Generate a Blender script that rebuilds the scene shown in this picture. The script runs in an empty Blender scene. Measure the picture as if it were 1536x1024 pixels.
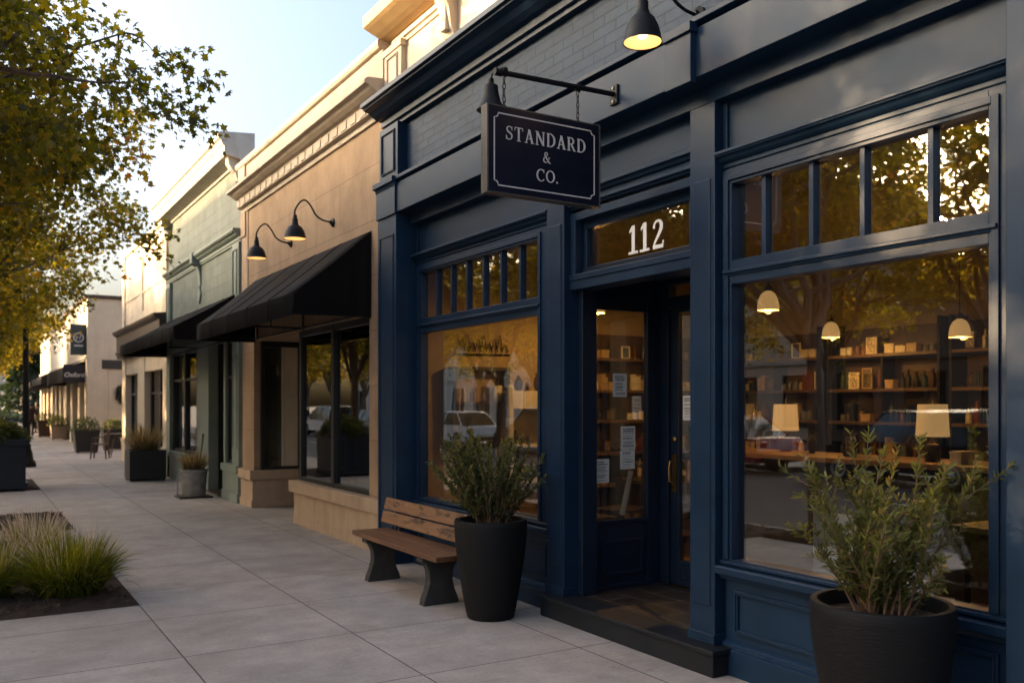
import bpy, bmesh, math, random
import numpy as np
from mathutils import Vector, Matrix
random.seed(7)
S = bpy.context.scene
COL = S.collection
R = math.radians
# ------------------------------------------------------------------ nodes
def newmat(name):
    m = bpy.data.materials.new(name); m.use_nodes = True
    nt = m.node_tree
    for n in list(nt.nodes): nt.nodes.remove(n)
    out = nt.nodes.new('ShaderNodeOutputMaterial')
    return m, nt, out
def N(nt, t, **kw):
    n = nt.nodes.new(t)
    for k, v in kw.items():
        if k.startswith('i_'):
            n.inputs[k[2:].replace('_', ' ')].default_value = v
        else: setattr(n, k, v)
    return n
def rgba(c): return (c[0], c[1], c[2], 1)
def mul(c, f): return (c[0]*f, c[1]*f, c[2]*f, 1)
def ramp(nt, fac, stops):
    r = nt.nodes.new('ShaderNodeValToRGB')
    el = r.color_ramp.elements
    while len(el) < len(stops): el.new(0.5)
    for e, (p, c) in zip(el, stops): e.position = p; e.color = c if len(c) == 4 else rgba(c)
    nt.links.new(fac, r.inputs[0]); return r
def mat(name, col, rough=.6, var=.18, nscale=6, bump=.15, bscale=60, metal=0, stretch=None, speck=None, rvar=.1, bdist=.004, wear=None, spec=.4, grime=None):
    m, nt, out = newmat(name)
    b = N(nt, 'ShaderNodeBsdfPrincipled', i_Metallic=metal)
    b.inputs['Specular IOR Level'].default_value = spec
    tc = N(nt, 'ShaderNodeTexCoord')
    vec = tc.outputs['Object']
    if stretch:
        mp = N(nt, 'ShaderNodeMapping'); mp.inputs['Scale'].default_value = stretch
        nt.links.new(vec, mp.inputs[0]); vec = mp.outputs[0]
    n1 = N(nt, 'ShaderNodeTexNoise', i_Scale=nscale, i_Detail=6, i_Roughness=.6); nt.links.new(vec, n1.inputs[0])
    r = ramp(nt, n1.outputs[0], [(.3, mul(col, 1-var)), (.7, mul(col, 1+var))])
    colout = r.outputs[0]
    if wear:            # scratches and chips: (colour, threshold, scale)
        n3 = N(nt, 'ShaderNodeTexNoise', i_Scale=wear[2], i_Detail=8, i_Roughness=.7); nt.links.new(tc.outputs['Object'], n3.inputs[0])
        mr = ramp(nt, n3.outputs[0], [(wear[1], (0, 0, 0)), (wear[1]+.03, (1, 1, 1))])
        mx = N(nt, 'ShaderNodeMix', data_type='RGBA'); nt.links.new(mr.outputs[0], mx.inputs['Factor'])
        nt.links.new(colout, mx.inputs[6]); mx.inputs[7].default_value = rgba(wear[0]); colout = mx.outputs[2]
    if grime:           # streaky water stains down a wall: (colour, amount)
        mp2 = N(nt, 'ShaderNodeMapping'); mp2.inputs['Scale'].default_value = (3, 3, .35)
        nt.links.new(tc.outputs['Object'], mp2.inputs[0])
        n4 = N(nt, 'ShaderNodeTexNoise', i_Scale=1.6, i_Detail=7, i_Roughness=.65); nt.links.new(mp2.outputs[0], n4.inputs[0])
        mr = ramp(nt, n4.outputs[0], [(.45, (0, 0, 0)), (.75, (grime[1],)*3)])
        mx = N(nt, 'ShaderNodeMix', data_type='RGBA'); nt.links.new(mr.outputs[0], mx.inputs['Factor'])
        nt.links.new(colout, mx.inputs[6]); mx.inputs[7].default_value = rgba(grime[0]); colout = mx.outputs[2]
    nt.links.new(colout, b.inputs['Base Color'])
    rr = N(nt, 'ShaderNodeMapRange'); rr.inputs['To Min'].default_value = max(.02, rough-rvar); rr.inputs['To Max'].default_value = min(1, rough+rvar)
    nt.links.new(n1.outputs[0], rr.inputs[0]); nt.links.new(rr.outputs[0], b.inputs['Roughness'])
    if bump:
        n2 = N(nt, 'ShaderNodeTexNoise', i_Scale=bscale, i_Detail=5, i_Roughness=.6); nt.links.new(vec, n2.inputs[0])
        bp = N(nt, 'ShaderNodeBump', i_Strength=bump, i_Distance=bdist)
        nt.links.new(n2.outputs[0], bp.inputs['Height']); nt.links.new(bp.outputs[0], b.inputs['Normal'])
    nt.links.new(b.outputs[0], out.inputs[0])
    return m
def brick_mat(name, col, bw, bh, mortar, rough=.55, mcol=None, var=.12, depth=.006, grime=None, mbump=1.0, nb=.25, tint=1.0):
    """painted masonry on a wall that faces -X (pattern in world Y,Z)"""
    m, nt, out = newmat(name)
    b = N(nt, 'ShaderNodeBsdfPrincipled', i_Roughness=rough); b.inputs['Specular IOR Level'].default_value = .2
    tc = N(nt, 'ShaderNodeTexCoord'); sp = N(nt, 'ShaderNodeSeparateXYZ'); cb = N(nt, 'ShaderNodeCombineXYZ')
    nt.links.new(tc.outputs['Object'], sp.inputs[0]); nt.links.new(sp.outputs[1], cb.inputs[0]); nt.links.new(sp.outputs[2], cb.inputs[1])
    br = N(nt, 'ShaderNodeTexBrick'); nt.links.new(cb.outputs[0], br.inputs[0])
    for k, v in (('Scale', 1), ('Mortar Size', mortar), ('Mortar Smooth', .3), ('Brick Width', bw), ('Row Height', bh), ('Bias', 0)): br.inputs[k].default_value = v
    br.inputs['Color1'].default_value = mul(col, 1-var); br.inputs['Color2'].default_value = mul(col, 1+var)
    br.inputs['Mortar'].default_value = rgba(mcol) if mcol else mul(col, .8)
    n1 = N(nt, 'ShaderNodeTexNoise', i_Scale=2.5, i_Detail=8, i_Roughness=.65); nt.links.new(tc.outputs['Object'], n1.inputs[0])
    mx = N(nt, 'ShaderNodeMix', data_type='RGBA', blend_type='MULTIPLY'); mx.inputs['Factor'].default_value = 1
    r = ramp(nt, n1.outputs[0], [(.3, (.75*tint,)*3), (.7, (1.1,)*3)])
    nt.links.new(br.outputs[0], mx.inputs[6]); nt.links.new(r.outputs[0], mx.inputs[7])
    co = mx.outputs[2]
    if grime:
        mp2 = N(nt, 'ShaderNodeMapping'); mp2.inputs['Scale'].default_value = (3, 3, .35)
        nt.links.new(tc.outputs['Object'], mp2.inputs[0])
        n4 = N(nt, 'ShaderNodeTexNoise', i_Scale=1.6, i_Detail=7, i_Roughness=.65); nt.links.new(mp2.outputs[0], n4.inputs[0])
        mr = ramp(nt, n4.outputs[0], [(.45, (0, 0, 0)), (.75, (grime[1],)*3)])
        mx = N(nt, 'ShaderNodeMix', data_type='RGBA'); nt.links.new(mr.outputs[0], mx.inputs['Factor'])
        nt.links.new(co, mx.inputs[6]); mx.inputs[7].default_value = rgba(grime[0]); co = mx.outputs[2]
    nt.links.new(co, b.inputs['Base Color'])
    n2 = N(nt, 'ShaderNodeTexNoise', i_Scale=45, i_Detail=6, i_Roughness=.7); nt.links.new(tc.outputs['Object'], n2.inputs[0])
    n5 = N(nt, 'ShaderNodeTexNoise', i_Scale=7, i_Detail=3); nt.links.new(tc.outputs['Object'], n5.inputs[0])
    ma = N(nt, 'ShaderNodeMath', operation='MULTIPLY_ADD'); nt.links.new(n2.outputs[0], ma.inputs[0]); ma.inputs[1].default_value = nb
    nt.links.new(n5.outputs[0], ma.inputs[2])
    mb = N(nt, 'ShaderNodeMath', operation='MULTIPLY_ADD'); nt.links.new(br.outputs['Fac'], mb.inputs[0]); mb.inputs[1].default_value = -mbump
    nt.links.new(ma.outputs[0], mb.inputs[2])
    bp = N(nt, 'ShaderNodeBump', i_Strength=.8, i_Distance=depth); nt.links.new(mb.outputs[0], bp.inputs['Height'])
    nt.links.new(bp.outputs[0], b.inputs['Normal']); nt.links.new(b.outputs[0], out.inputs[0])
    return m
def glass_mat(name, f0=.09, tint=(.93, .95, .93), rough=.0, wav=.0022):
    m, nt, out = newmat(name)
    g = N(nt, 'ShaderNodeNewGeometry'); d = N(nt, 'ShaderNodeVectorMath', operation='DOT_PRODUCT')
    nt.links.new(g.outputs['Normal'], d.inputs[0]); nt.links.new(g.outputs['Incoming'], d.inputs[1])
    a = N(nt, 'ShaderNodeMath', operation='ABSOLUTE'); nt.links.new(d.outputs['Value'], a.inputs[0])
    s1 = N(nt, 'ShaderNodeMath', operation='SUBTRACT'); s1.inputs[0].default_value = 1; nt.links.new(a.outputs[0], s1.inputs[1])
    p = N(nt, 'ShaderNodeMath', operation='POWER'); nt.links.new(s1.outputs[0], p.inputs[0]); p.inputs[1].default_value = 4.2
    mr = N(nt, 'ShaderNodeMath', operation='MULTIPLY_ADD'); nt.links.new(p.outputs[0], mr.inputs[0]); mr.inputs[1].default_value = 1-f0; mr.inputs[2].default_value = f0
    t = N(nt, 'ShaderNodeBsdfTransparent'); t.inputs[0].default_value = rgba(tint)
    gl = N(nt, 'ShaderNodeBsdfGlossy'); gl.inputs['Roughness'].default_value = rough
    tc = N(nt, 'ShaderNodeTexCoord'); nz = N(nt, 'ShaderNodeTexNoise', i_Scale=1.6, i_Detail=1.5); nt.links.new(tc.outputs['Object'], nz.inputs[0])
    bp = N(nt, 'ShaderNodeBump', i_Strength=.5, i_Distance=wav); nt.links.new(nz.outputs[0], bp.inputs['Height']); nt.links.new(bp.outputs[0], gl.inputs['Normal'])
    mx = N(nt, 'ShaderNodeMixShader'); nt.links.new(mr.outputs[0], mx.inputs[0]); nt.links.new(t.outputs[0], mx.inputs[1]); nt.links.new(gl.outputs[0], mx.inputs[2])
    nt.links.new(mx.outputs[0], out.inputs[0]); return m
def emit_mat(name, col, st):
    m, nt, out = newmat(name); e = N(nt, 'ShaderNodeEmission', i_Strength=st); e.inputs[0].default_value = rgba(col)
    nt.links.new(e.outputs[0], out.inputs[0]); return m
def shade_mat(name, col, st):
    """fabric or glass lamp shade lit from inside"""
    m, nt, out = newmat(name)
    b = N(nt, 'ShaderNodeBsdfPrincipled', i_Roughness=.8); b.inputs[0].default_value = rgba(col)
    tc = N(nt, 'ShaderNodeTexCoord'); nz = N(nt, 'ShaderNodeTexNoise', i_Scale=140, i_Detail=3); nt.links.new(tc.outputs['Object'], nz.inputs[0])
    r = ramp(nt, nz.outputs[0], [(.35, mul((1, .52, .18), .8)), (.7, (1, .58, .22))])
    nt.links.new(r.outputs[0], b.inputs['Emission Color']); b.inputs['Emission Strength'].default_value = st
    nt.links.new(b.outputs[0], out.inputs[0]); return m
def leaf_mat(name, stops, trans=.5, rough=.45, attr='tone', tcol=(2.4, 2.1, 1.0)):
    m, nt, out = newmat(name)
    at = N(nt, 'ShaderNodeAttribute', attribute_name=attr)
    r = ramp(nt, at.outputs['Fac'], stops)
    b = N(nt, 'ShaderNodeBsdfPrincipled', i_Roughness=rough); nt.links.new(r.outputs[0], b.inputs[0])
    b.inputs['Specular IOR Level'].default_value = .35
    t = N(nt, 'ShaderNodeBsdfTranslucent')
    mm = N(nt, 'ShaderNodeMix', data_type='RGBA', blend_type='MULTIPLY'); mm.inputs['Factor'].default_value = 1
    nt.links.new(r.outputs[0], mm.inputs[6]); mm.inputs[7].default_value = rgba(tcol)
    nt.links.new(mm.outputs[2], t.inputs[0])
    mx = N(nt, 'ShaderNodeMixShader'); mx.inputs[0].default_value = trans
    nt.links.new(b.outputs[0], mx.inputs[1]); nt.links.new(t.outputs[0], mx.inputs[2]); nt.links.new(mx.outputs[0], out.inputs[0]); return m
def wood_mat(name, c1, c2, axis=1, rough=.45, dark=None, scale=1.0):
    m, nt, out = newmat(name)
    b = N(nt, 'ShaderNodeBsdfPrincipled', i_Roughness=rough)
    tc = N(nt, 'ShaderNodeTexCoord'); mp = N(nt, 'ShaderNodeMapping')
    sc = [26*scale]*3; sc[axis] = 1.3*scale; mp.inputs['Scale'].default_value = sc
    nt.links.new(tc.outputs['Object'], mp.inputs[0])
    n1 = N(nt, 'ShaderNodeTexNoise', i_Scale=1.5, i_Detail=8, i_Roughness=.65, i_Distortion=.6); nt.links.new(mp.outputs[0], n1.inputs[0])
    r = ramp(nt, n1.outputs[0], [(.3, c1), (.5, [(a+b_)/2 for a, b_ in zip(c1, c2)]), (.72, c2)])
    co = r.outputs[0]
    if dark:
        mp2 = N(nt, 'ShaderNodeMapping'); s2 = [14]*3; s2[axis] = 3.2; mp2.inputs['Scale'].default_value = s2
        nt.links.new(tc.outputs['Object'], mp2.inputs[0])
        n3 = N(nt, 'ShaderNodeTexNoise', i_Scale=1, i_Detail=7, i_Roughness=.7, i_Distortion=1.2); nt.links.new(mp2.outputs[0], n3.inputs[0])
        k = ramp(nt, n3.outputs[0], [(dark[1], (0, 0, 0)), (dark[1]+.09, (.9,)*3)])
        mx = N(nt, 'ShaderNodeMix', data_type='RGBA'); nt.links.new(k.outputs[0], mx.inputs['Factor'])
        nt.links.new(co, mx.inputs[6]); mx.inputs[7].default_value = rgba(dark[0]); co = mx.outputs[2]
    nt.links.new(co, b.inputs[0])
    bp = N(nt, 'ShaderNodeBump', i_Strength=.35, i_Distance=.003); nt.links.new(n1.outputs[0], bp.inputs['Height']); nt.links.new(bp.outputs[0], b.inputs['Normal'])
    nt.links.new(b.outputs[0], out.inputs[0]); return m
def sidewalk_mat():
    m, nt, out = newmat('pavement_concrete')
    b = N(nt, 'ShaderNodeBsdfPrincipled', i_Roughness=.8)
    tc = N(nt, 'ShaderNodeTexCoord'); mp = N(nt, 'ShaderNodeMapping'); mp.inputs['Location'].default_value = (-1.205+1.17*40, -6.09+1.165*60, 0)
    nt.links.new(tc.outputs['Object'], mp.inputs[0])
    wz = N(nt, 'ShaderNodeTexNoise', i_Scale=9, i_Detail=3); nt.links.new(tc.outputs['Object'], wz.inputs[0])
    vm = N(nt, 'ShaderNodeVectorMath', operation='MULTIPLY_ADD'); nt.links.new(wz.outputs['Color'], vm.inputs[0]); vm.inputs[1].default_value = (.006, .006, 0); nt.links.new(mp.outputs[0], vm.inputs[2])
    br = N(nt, 'ShaderNodeTexBrick', offset=0, squash=1); nt.links.new(vm.outputs[0], br.inputs[0])
    for k, v in (('Scale', 1), ('Mortar Size', .0055), ('Mortar Smooth', .25), ('Brick Width', 1.17), ('Row Height', 1.165)): br.inputs[k].default_value = v
    c = (.395, .340, .302)
    br.inputs['Color1'].default_value = mul(c, .93); br.inputs['Color2'].default_value = mul(c, 1.06); br.inputs['Mortar'].default_value = (.075, .065, .058, 1)
    co = br.outputs[0]
    for sc, lo, hi, p0, p1, det in ((.55, .74, 1.1, .35, .65, 8), (3.2, .84, 1.06, .32, .62, 8), (38, .86, 1.12, .3, .7, 6)):
        n = N(nt, 'ShaderNodeTexNoise', i_Scale=sc, i_Detail=det, i_Roughness=.65); nt.links.new(tc.outputs['Object'], n.inputs[0])
        r = ramp(nt, n.outputs[0], [(p0, (lo, lo, lo*.985)), (p1, (hi,)*3)])
        mx = N(nt, 'ShaderNodeMix', data_type='RGBA', blend_type='MULTIPLY'); mx.inputs['Factor'].default_value = 1
        nt.links.new(co, mx.inputs[6]); nt.links.new(r.outputs[0], mx.inputs[7]); co = mx.outputs[2]
    # brushed finish streaks
    mp3 = N(nt, 'ShaderNodeMapping'); mp3.inputs['Scale'].default_value = (2.2, 26, 1); nt.links.new(tc.outputs['Object'], mp3.inputs[0])
    n = N(nt, 'ShaderNodeTexNoise', i_Scale=1.6, i_Detail=6, i_Roughness=.7); nt.links.new(mp3.outputs[0], n.inputs[0])
    r = ramp(nt, n.outputs[0], [(.3, (.9,)*3), (.7, (1.06,)*3)])
    mx = N(nt, 'ShaderNodeMix', data_type='RGBA', blend_type='MULTIPLY'); mx.inputs['Factor'].default_value = 1
    nt.links.new(co, mx.inputs[6]); nt.links.new(r.outputs[0], mx.inputs[7]); co = mx.outputs[2]
    # small dark spots (gum, drips) and hairline stains
    vo = N(nt, 'ShaderNodeTexVoronoi', i_Scale=2.3); nt.links.new(tc.outputs['Object'], vo.inputs[0])
    r = ramp(nt, vo.outputs['Distance'], [(.02, (.72,)*3), (.05, (1,)*3)])
    mx = N(nt, 'ShaderNodeMix', data_type='RGBA', blend_type='MULTIPLY'); mx.inputs['Factor'].default_value = 1
    nt.links.new(co, mx.inputs[6]); nt.links.new(r.outputs[0], mx.inputs[7]); co = mx.outputs[2]
    vo = N(nt, 'ShaderNodeTexVoronoi', i_Scale=.42, feature='DISTANCE_TO_EDGE'); nw = N(nt, 'ShaderNodeTexNoise', i_Scale=3.5, i_Detail=8); nt.links.new(tc.outputs['Object'], nw.inputs[0])
    va = N(nt, 'ShaderNodeVectorMath', operation='MULTIPLY_ADD'); nt.links.new(nw.outputs['Color'], va.inputs[0]); va.inputs[1].default_value = (.5, .5, 0); nt.links.new(tc.outputs['Object'], va.inputs[2]); nt.links.new(va.outputs[0], vo.inputs[0])
    nk = N(nt, 'ShaderNodeTexNoise', i_Scale=.5, i_Detail=2); nt.links.new(tc.outputs['Object'], nk.inputs[0])
    rk = ramp(nt, vo.outputs['Distance'], [(.0, (1, 1, 1)), (.0035, (0, 0, 0))]); rm_ = ramp(nt, nk.outputs[0], [(.66, (0, 0, 0)), (.72, (.4,)*3)])
    mk_ = N(nt, 'ShaderNodeMath', operation='MULTIPLY'); nt.links.new(rk.outputs[0], mk_.inputs[0]); nt.links.new(rm_.outputs[0], mk_.inputs[1])
    mx = N(nt, 'ShaderNodeMix', data_type='RGBA'); nt.links.new(mk_.outputs[0], mx.inputs['Factor']); nt.links.new(co, mx.inputs[6]); mx.inputs[7].default_value = (.08, .07, .06, 1); co = mx.outputs[2]
    # brown tannin stains
    ns = N(nt, 'ShaderNodeTexNoise', i_Scale=1.3, i_Detail=9, i_Roughness=.7, i_Distortion=.5); nt.links.new(tc.outputs['Object'], ns.inputs[0])
    rs = ramp(nt, ns.outputs[0], [(.54, (0, 0, 0)), (.70, (.5,)*3)])
    mx = N(nt, 'ShaderNodeMix', data_type='RGBA'); nt.links.new(rs.outputs[0], mx.inputs['Factor']); nt.links.new(co, mx.inputs[6]); mx.inputs[7].default_value = (.17, .14, .12, 1); co = mx.outputs[2]
    nt.links.new(co, b.inputs[0])
    nb = N(nt, 'ShaderNodeTexNoise', i_Scale=70, i_Detail=6, i_Roughness=.7); nt.links.new(tc.outputs['Object'], nb.inputs[0])
    ma = N(nt, 'ShaderNodeMath', operation='MULTIPLY_ADD'); nt.links.new(br.outputs['Fac'], ma.inputs[0]); ma.inputs[1].default_value = -2.5; nt.links.new(nb.outputs[0], ma.inputs[2])
    bp = N(nt, 'ShaderNodeBump', i_Strength=.55, i_Distance=.004); nt.links.new(ma.outputs[0], bp.inputs['Height']); nt.links.new(bp.outputs[0], b.inputs['Normal'])
    nt.links.new(b.outputs[0], out.inputs[0]); return m

M = {}
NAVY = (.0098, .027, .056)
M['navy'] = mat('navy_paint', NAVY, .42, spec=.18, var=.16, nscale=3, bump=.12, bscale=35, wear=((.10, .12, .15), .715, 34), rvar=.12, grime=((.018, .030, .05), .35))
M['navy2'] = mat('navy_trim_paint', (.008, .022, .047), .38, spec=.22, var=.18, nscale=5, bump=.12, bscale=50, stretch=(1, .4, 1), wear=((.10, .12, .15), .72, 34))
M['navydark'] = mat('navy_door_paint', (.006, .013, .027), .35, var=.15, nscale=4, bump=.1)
M['navybrick'] = brick_mat('painted_navy_brick', (.021, .043, .080), .26, .078, .0045, rough=.55, var=.10, depth=.007, mbump=.85)
M['cream'] = mat('cream_stucco', (.56, .47, .36), .75, var=.08, nscale=3, bump=.25, bscale=30, grime=((.33, .25, .17), .35))
M['ochre'] = mat('ochre_cornice_paint', (.40, .27, .13), .7, var=.12, nscale=4, bump=.2)
M['tan'] = brick_mat('tan_stucco_blocks', (.38, .255, .155), 3.1, .62, .004, rough=.8, mcol=(.22, .14, .09), var=.03, depth=.006, grime=((.25, .16, .10), .5), mbump=1.0)
M['tanstone'] = mat('tan_stone', (.42, .295, .195), .8, var=.1, nscale=5, bump=.3, bscale=50, grime=((.2, .14, .09), .45))
M['lightstone'] = mat('pale_stone_cornice', (.50, .42, .33), .75, var=.1, nscale=4, bump=.2, grime=((.25, .2, .15), .5))
M['sage'] = brick_mat('sage_painted_block', (.165, .185, .155), .62, .20, .006, rough=.6, var=.08, depth=.007, grime=((.12, .14, .115), .5))
M['sagetrim'] = mat('sage_trim_paint', (.19, .225, .19), .5, var=.12, nscale=4, bump=.15, wear=((.35, .36, .32), .74, 22), grime=((.10, .12, .10), .4))
M['sagepale'] = mat('pale_sage_cornice', (.50, .45, .38), .7, var=.12, nscale=3, bump=.2, grime=((.25, .22, .18), .5))
M['b4wall'] = brick_mat('cream_painted_block', (.60, .50, .38), 1.6, .45, .006, rough=.75, var=.04, depth=.006, grime=((.40, .31, .22), .5))
M['brownwood'] = mat('brown_wood_band', (.055, .033, .019), .6, var=.3, nscale=3, stretch=(1, .3, 6), bump=.3)
M['beige'] = mat('beige_stucco', (.55, .45, .32), .8, var=.07, nscale=3, bump=.25, bscale=25, grime=((.36, .28, .19), .35))
M['white'] = mat('white_paint', (.62, .58, .52), .6, var=.06, bump=.1)
M['blacksteel'] = mat('black_steel', (.008, .008, .009), .5, spec=.2, var=.25, nscale=20, bump=.15, bscale=120)
M['blackframe'] = mat('black_window_frame', (.016, .015, .015), .4, var=.2, bump=.08)
M['awning'] = mat('black_awning_canvas', (.0065, .0052, .0045), .85, spec=.15, var=.45, nscale=2.2, bump=.35, bscale=60, stretch=(.35, 9, .35), grime=((.022, .017, .014), .4))
M['awning2'] = mat('faded_awning_canvas', (.045, .04, .036), .85, var=.25, nscale=5, bump=.3, bscale=250)
M['pot'] = mat('charcoal_planter', (.0055, .0055, .006), .66, spec=.2, var=.3, nscale=12, bump=.5, bscale=14, stretch=(1, 1, 9), wear=((.13, .13, .13), .735, 24), bdist=.006)
M['concrete'] = mat('dark_cast_concrete', (.036, .033, .030), .85, var=.3, nscale=10, bump=.4, bscale=45)
M['soil'] = mat('potting_soil', (.035, .019, .011), .95, var=.6, nscale=60, bump=1, bscale=50, bdist=.02)
M['tile'] = None
M['galv'] = mat('galvanised_metal', (.25, .24, .225), .55, var=.3, nscale=9, bump=.2, metal=.4)
M['bark'] = mat('tree_bark', (.115, .075, .05), .9, var=.4, nscale=14, bump=.9, bscale=22, stretch=(1, 1, .25), bdist=.02)
M['wood'] = wood_mat('oiled_seat_wood', (.075, .030, .013), (.19, .085, .037), 1, .36, dark=((.03, .013, .007), .58))
M['woodback'] = wood_mat('weathered_back_slat', (.15, .064, .028), (.29, .14, .065), 1, .45, dark=((.014, .008, .006), .52))
M['shelfwood'] = wood_mat('brown_shelf_wood', (.055, .028, .012), (.13, .07, .032), 1, .5)
M['floorwood'] = wood_mat('shop_floor_boards', (.16, .085, .035), (.27, .15, .07), 0, .4)
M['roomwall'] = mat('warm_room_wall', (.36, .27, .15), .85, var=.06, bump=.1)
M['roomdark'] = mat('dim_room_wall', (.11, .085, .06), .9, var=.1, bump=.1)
M['casedark'] = wood_mat('dark_case_back', (.05, .028, .013), (.10, .058, .028), 2, .6)
M['ceiling'] = mat('room_ceiling', (.40, .33, .22), .9, var=.05, bump=.05)
M['darkwood'] = mat('dark_table_wood', (.035, .02, .011), .45, var=.3, nscale=6, stretch=(6, 1, 6))
M['glass'] = glass_mat('window_glass', .30)
M['glassdark'] = glass_mat('tinted_window_glass', .30, (.7, .72, .7))
M['bulb'] = emit_mat('warm_bulb', (1, .58, .24), 2.2)
M['enamel'] = mat('warm_white_enamel', (.65, .55, .42), .5, var=.05, bump=0)
M['brass'] = mat('brass', (.24, .15, .06), .38, var=.15, metal=1, bump=.05)
M['letter'] = mat('pale_sign_lettering', (.58, .54, .50), .6, var=.08, nscale=30, bump=.05)
M['signblue'] = mat('sign_navy_enamel', (.0045, .006, .016), .38, var=.2, nscale=8, bump=.05, spec=.3)
M['signside'] = mat('sign_edge_metal', (.095, .085, .072), .45, var=.25, nscale=14, stretch=(1, 1, .3), metal=.3)
M['paper'] = mat('notice_paper', (.62, .60, .55), .8, var=.05, bump=.05)
M['ink'] = mat('printed_ink', (.05, .05, .05), .8, var=.1, bump=0)
M['asphalt'] = mat('asphalt', (.05, .05, .052), .9, var=.25, nscale=8, bump=.5, bscale=120)
M['kerb'] = mat('kerb_concrete', (.26, .25, .235), .85, var=.15, bump=.3)
M['roadpaint'] = mat('road_paint', (.62, .60, .52), .7, var=.2, nscale=20)
M['sidewalk'] = sidewalk_mat()
M['tyre'] = mat('tyre_rubber', (.015, .015, .015), .85, bump=.2)
M['rim'] = mat('wheel_alloy', (.45, .45, .46), .35, metal=.9, bump=0)
M['carglass'] = mat('car_glass', (.012, .014, .016), .05, var=.1, bump=0, spec=.8)
M['headlight'] = mat('headlight_lens', (.6, .6, .6), .15, bump=0)
M['taillight'] = mat('taillight_lens', (.35, .015, .012), .2, bump=0)
M['navyplanter'] = mat('navy_planter_paint', (.010, .013, .022), .4, var=.2, bump=.1)
M['wicker'] = mat('brown_cafe_metal', (.075, .04, .025), .5, var=.3, bump=.2)
M['skin'] = mat('skin', (.36, .2, .13), .6, var=.06, bump=.05)
M['darkcloth'] = mat('dark_cloth', (.022, .017, .018), .9, var=.3, bump=.3, bscale=120)
M['maroon'] = mat('maroon_cloth', (.075, .028, .028), .9, var=.3, bump=.3)
M['hair'] = mat('dark_hair', (.016, .011, .008), .7, var=.3, bump=.3)
GREEN = [(0, (.022, .031, .006)), (.35, (.056, .062, .009)), (.68, (.118, .108, .013)), (.9, (.20, .14, .017)), (1, (.20, .085, .013))]
M['leaf'] = leaf_mat('street_tree_leaf', GREEN, .6, tcol=(4.8, 3.6, .8))
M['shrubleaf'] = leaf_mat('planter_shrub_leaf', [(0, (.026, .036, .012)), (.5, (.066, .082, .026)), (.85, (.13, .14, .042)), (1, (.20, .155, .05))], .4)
M['needle'] = leaf_mat('narrow_shrub_leaf', [(0, (.034, .046, .013)), (.5, (.085, .098, .026)), (.85, (.18, .18, .042)), (1, (.28, .18, .06))], .4)
M['grass'] = leaf_mat('ornamental_grass_blade', [(0, (.028, .040, .006)), (.5, (.082, .100, .010)), (.85, (.155, .165, .018)), (1, (.24, .20, .05))], .5)
M['plume'] = leaf_mat('grass_seed_plume', [(0, (.50, .41, .35)), (1, (.68, .58, .51))], .45, tcol=(1.2, 1.1, .95))
M['drygrass'] = leaf_mat('dry_grass_blade', [(0, (.06, .06, .03)), (.5, (.14, .11, .06)), (1, (.32, .21, .13))], .4)
M['conifer'] = leaf_mat('conifer_needles', [(0, (.010, .022, .012)), (1, (.028, .048, .024))], .2)
M['stem'] = mat('shrub_stem', (.13, .075, .04), .8, var=.3, bump=.3)
def tile_mat():
    m, nt, out = newmat('porch_tile')
    b = N(nt, 'ShaderNodeBsdfPrincipled', i_Roughness=.42)
    tc = N(nt, 'ShaderNodeTexCoord'); mp = N(nt, 'ShaderNodeMapping'); mp.inputs['Location'].default_value = (10*.28+.02, .1, 0); nt.links.new(tc.outputs['Object'], mp.inputs[0])
    sp = N(nt, 'ShaderNodeSeparateXYZ'); cb = N(nt, 'ShaderNodeCombineXYZ'); nt.links.new(mp.outputs[0], sp.inputs[0]); nt.links.new(sp.outputs[1], cb.inputs[0]); nt.links.new(sp.outputs[0], cb.inputs[1])
    br = N(nt, 'ShaderNodeTexBrick'); nt.links.new(cb.outputs[0], br.inputs[0])
    for k, v in (('Scale', 1), ('Mortar Size', .004), ('Brick Width', .62), ('Row Height', .235)): br.inputs[k].default_value = v
    br.inputs['Color1'].default_value = (.022, .016, .013, 1); br.inputs['Color2'].default_value = (.028, .020, .016, 1); br.inputs['Mortar'].default_value = (.14, .11, .09, 1)
    n = N(nt, 'ShaderNodeTexNoise', i_Scale=7, i_Detail=8, i_Roughness=.7); nt.links.new(tc.outputs['Object'], n.inputs[0])
    r = ramp(nt, n.outputs[0], [(.3, (.8,)*3), (.7, (1.15, 1.12, 1.1))])
    mx = N(nt, 'ShaderNodeMix', data_type='RGBA', blend_type='MULTIPLY'); mx.inputs['Factor'].default_value = 1
    nt.links.new(br.outputs[0], mx.inputs[6]); nt.links.new(r.outputs[0], mx.inputs[7]); nt.links.new(mx.outputs[2], b.inputs[0])
    bp = N(nt, 'ShaderNodeBump', i_Strength=.4, i_Distance=.004); nt.links.new(n.outputs[0], bp.inputs['Height']); nt.links.new(bp.outputs[0], b.inputs['Normal'])
    nt.links.new(b.outputs[0], out.inputs[0]); return m
M['tile'] = tile_mat()

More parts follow.
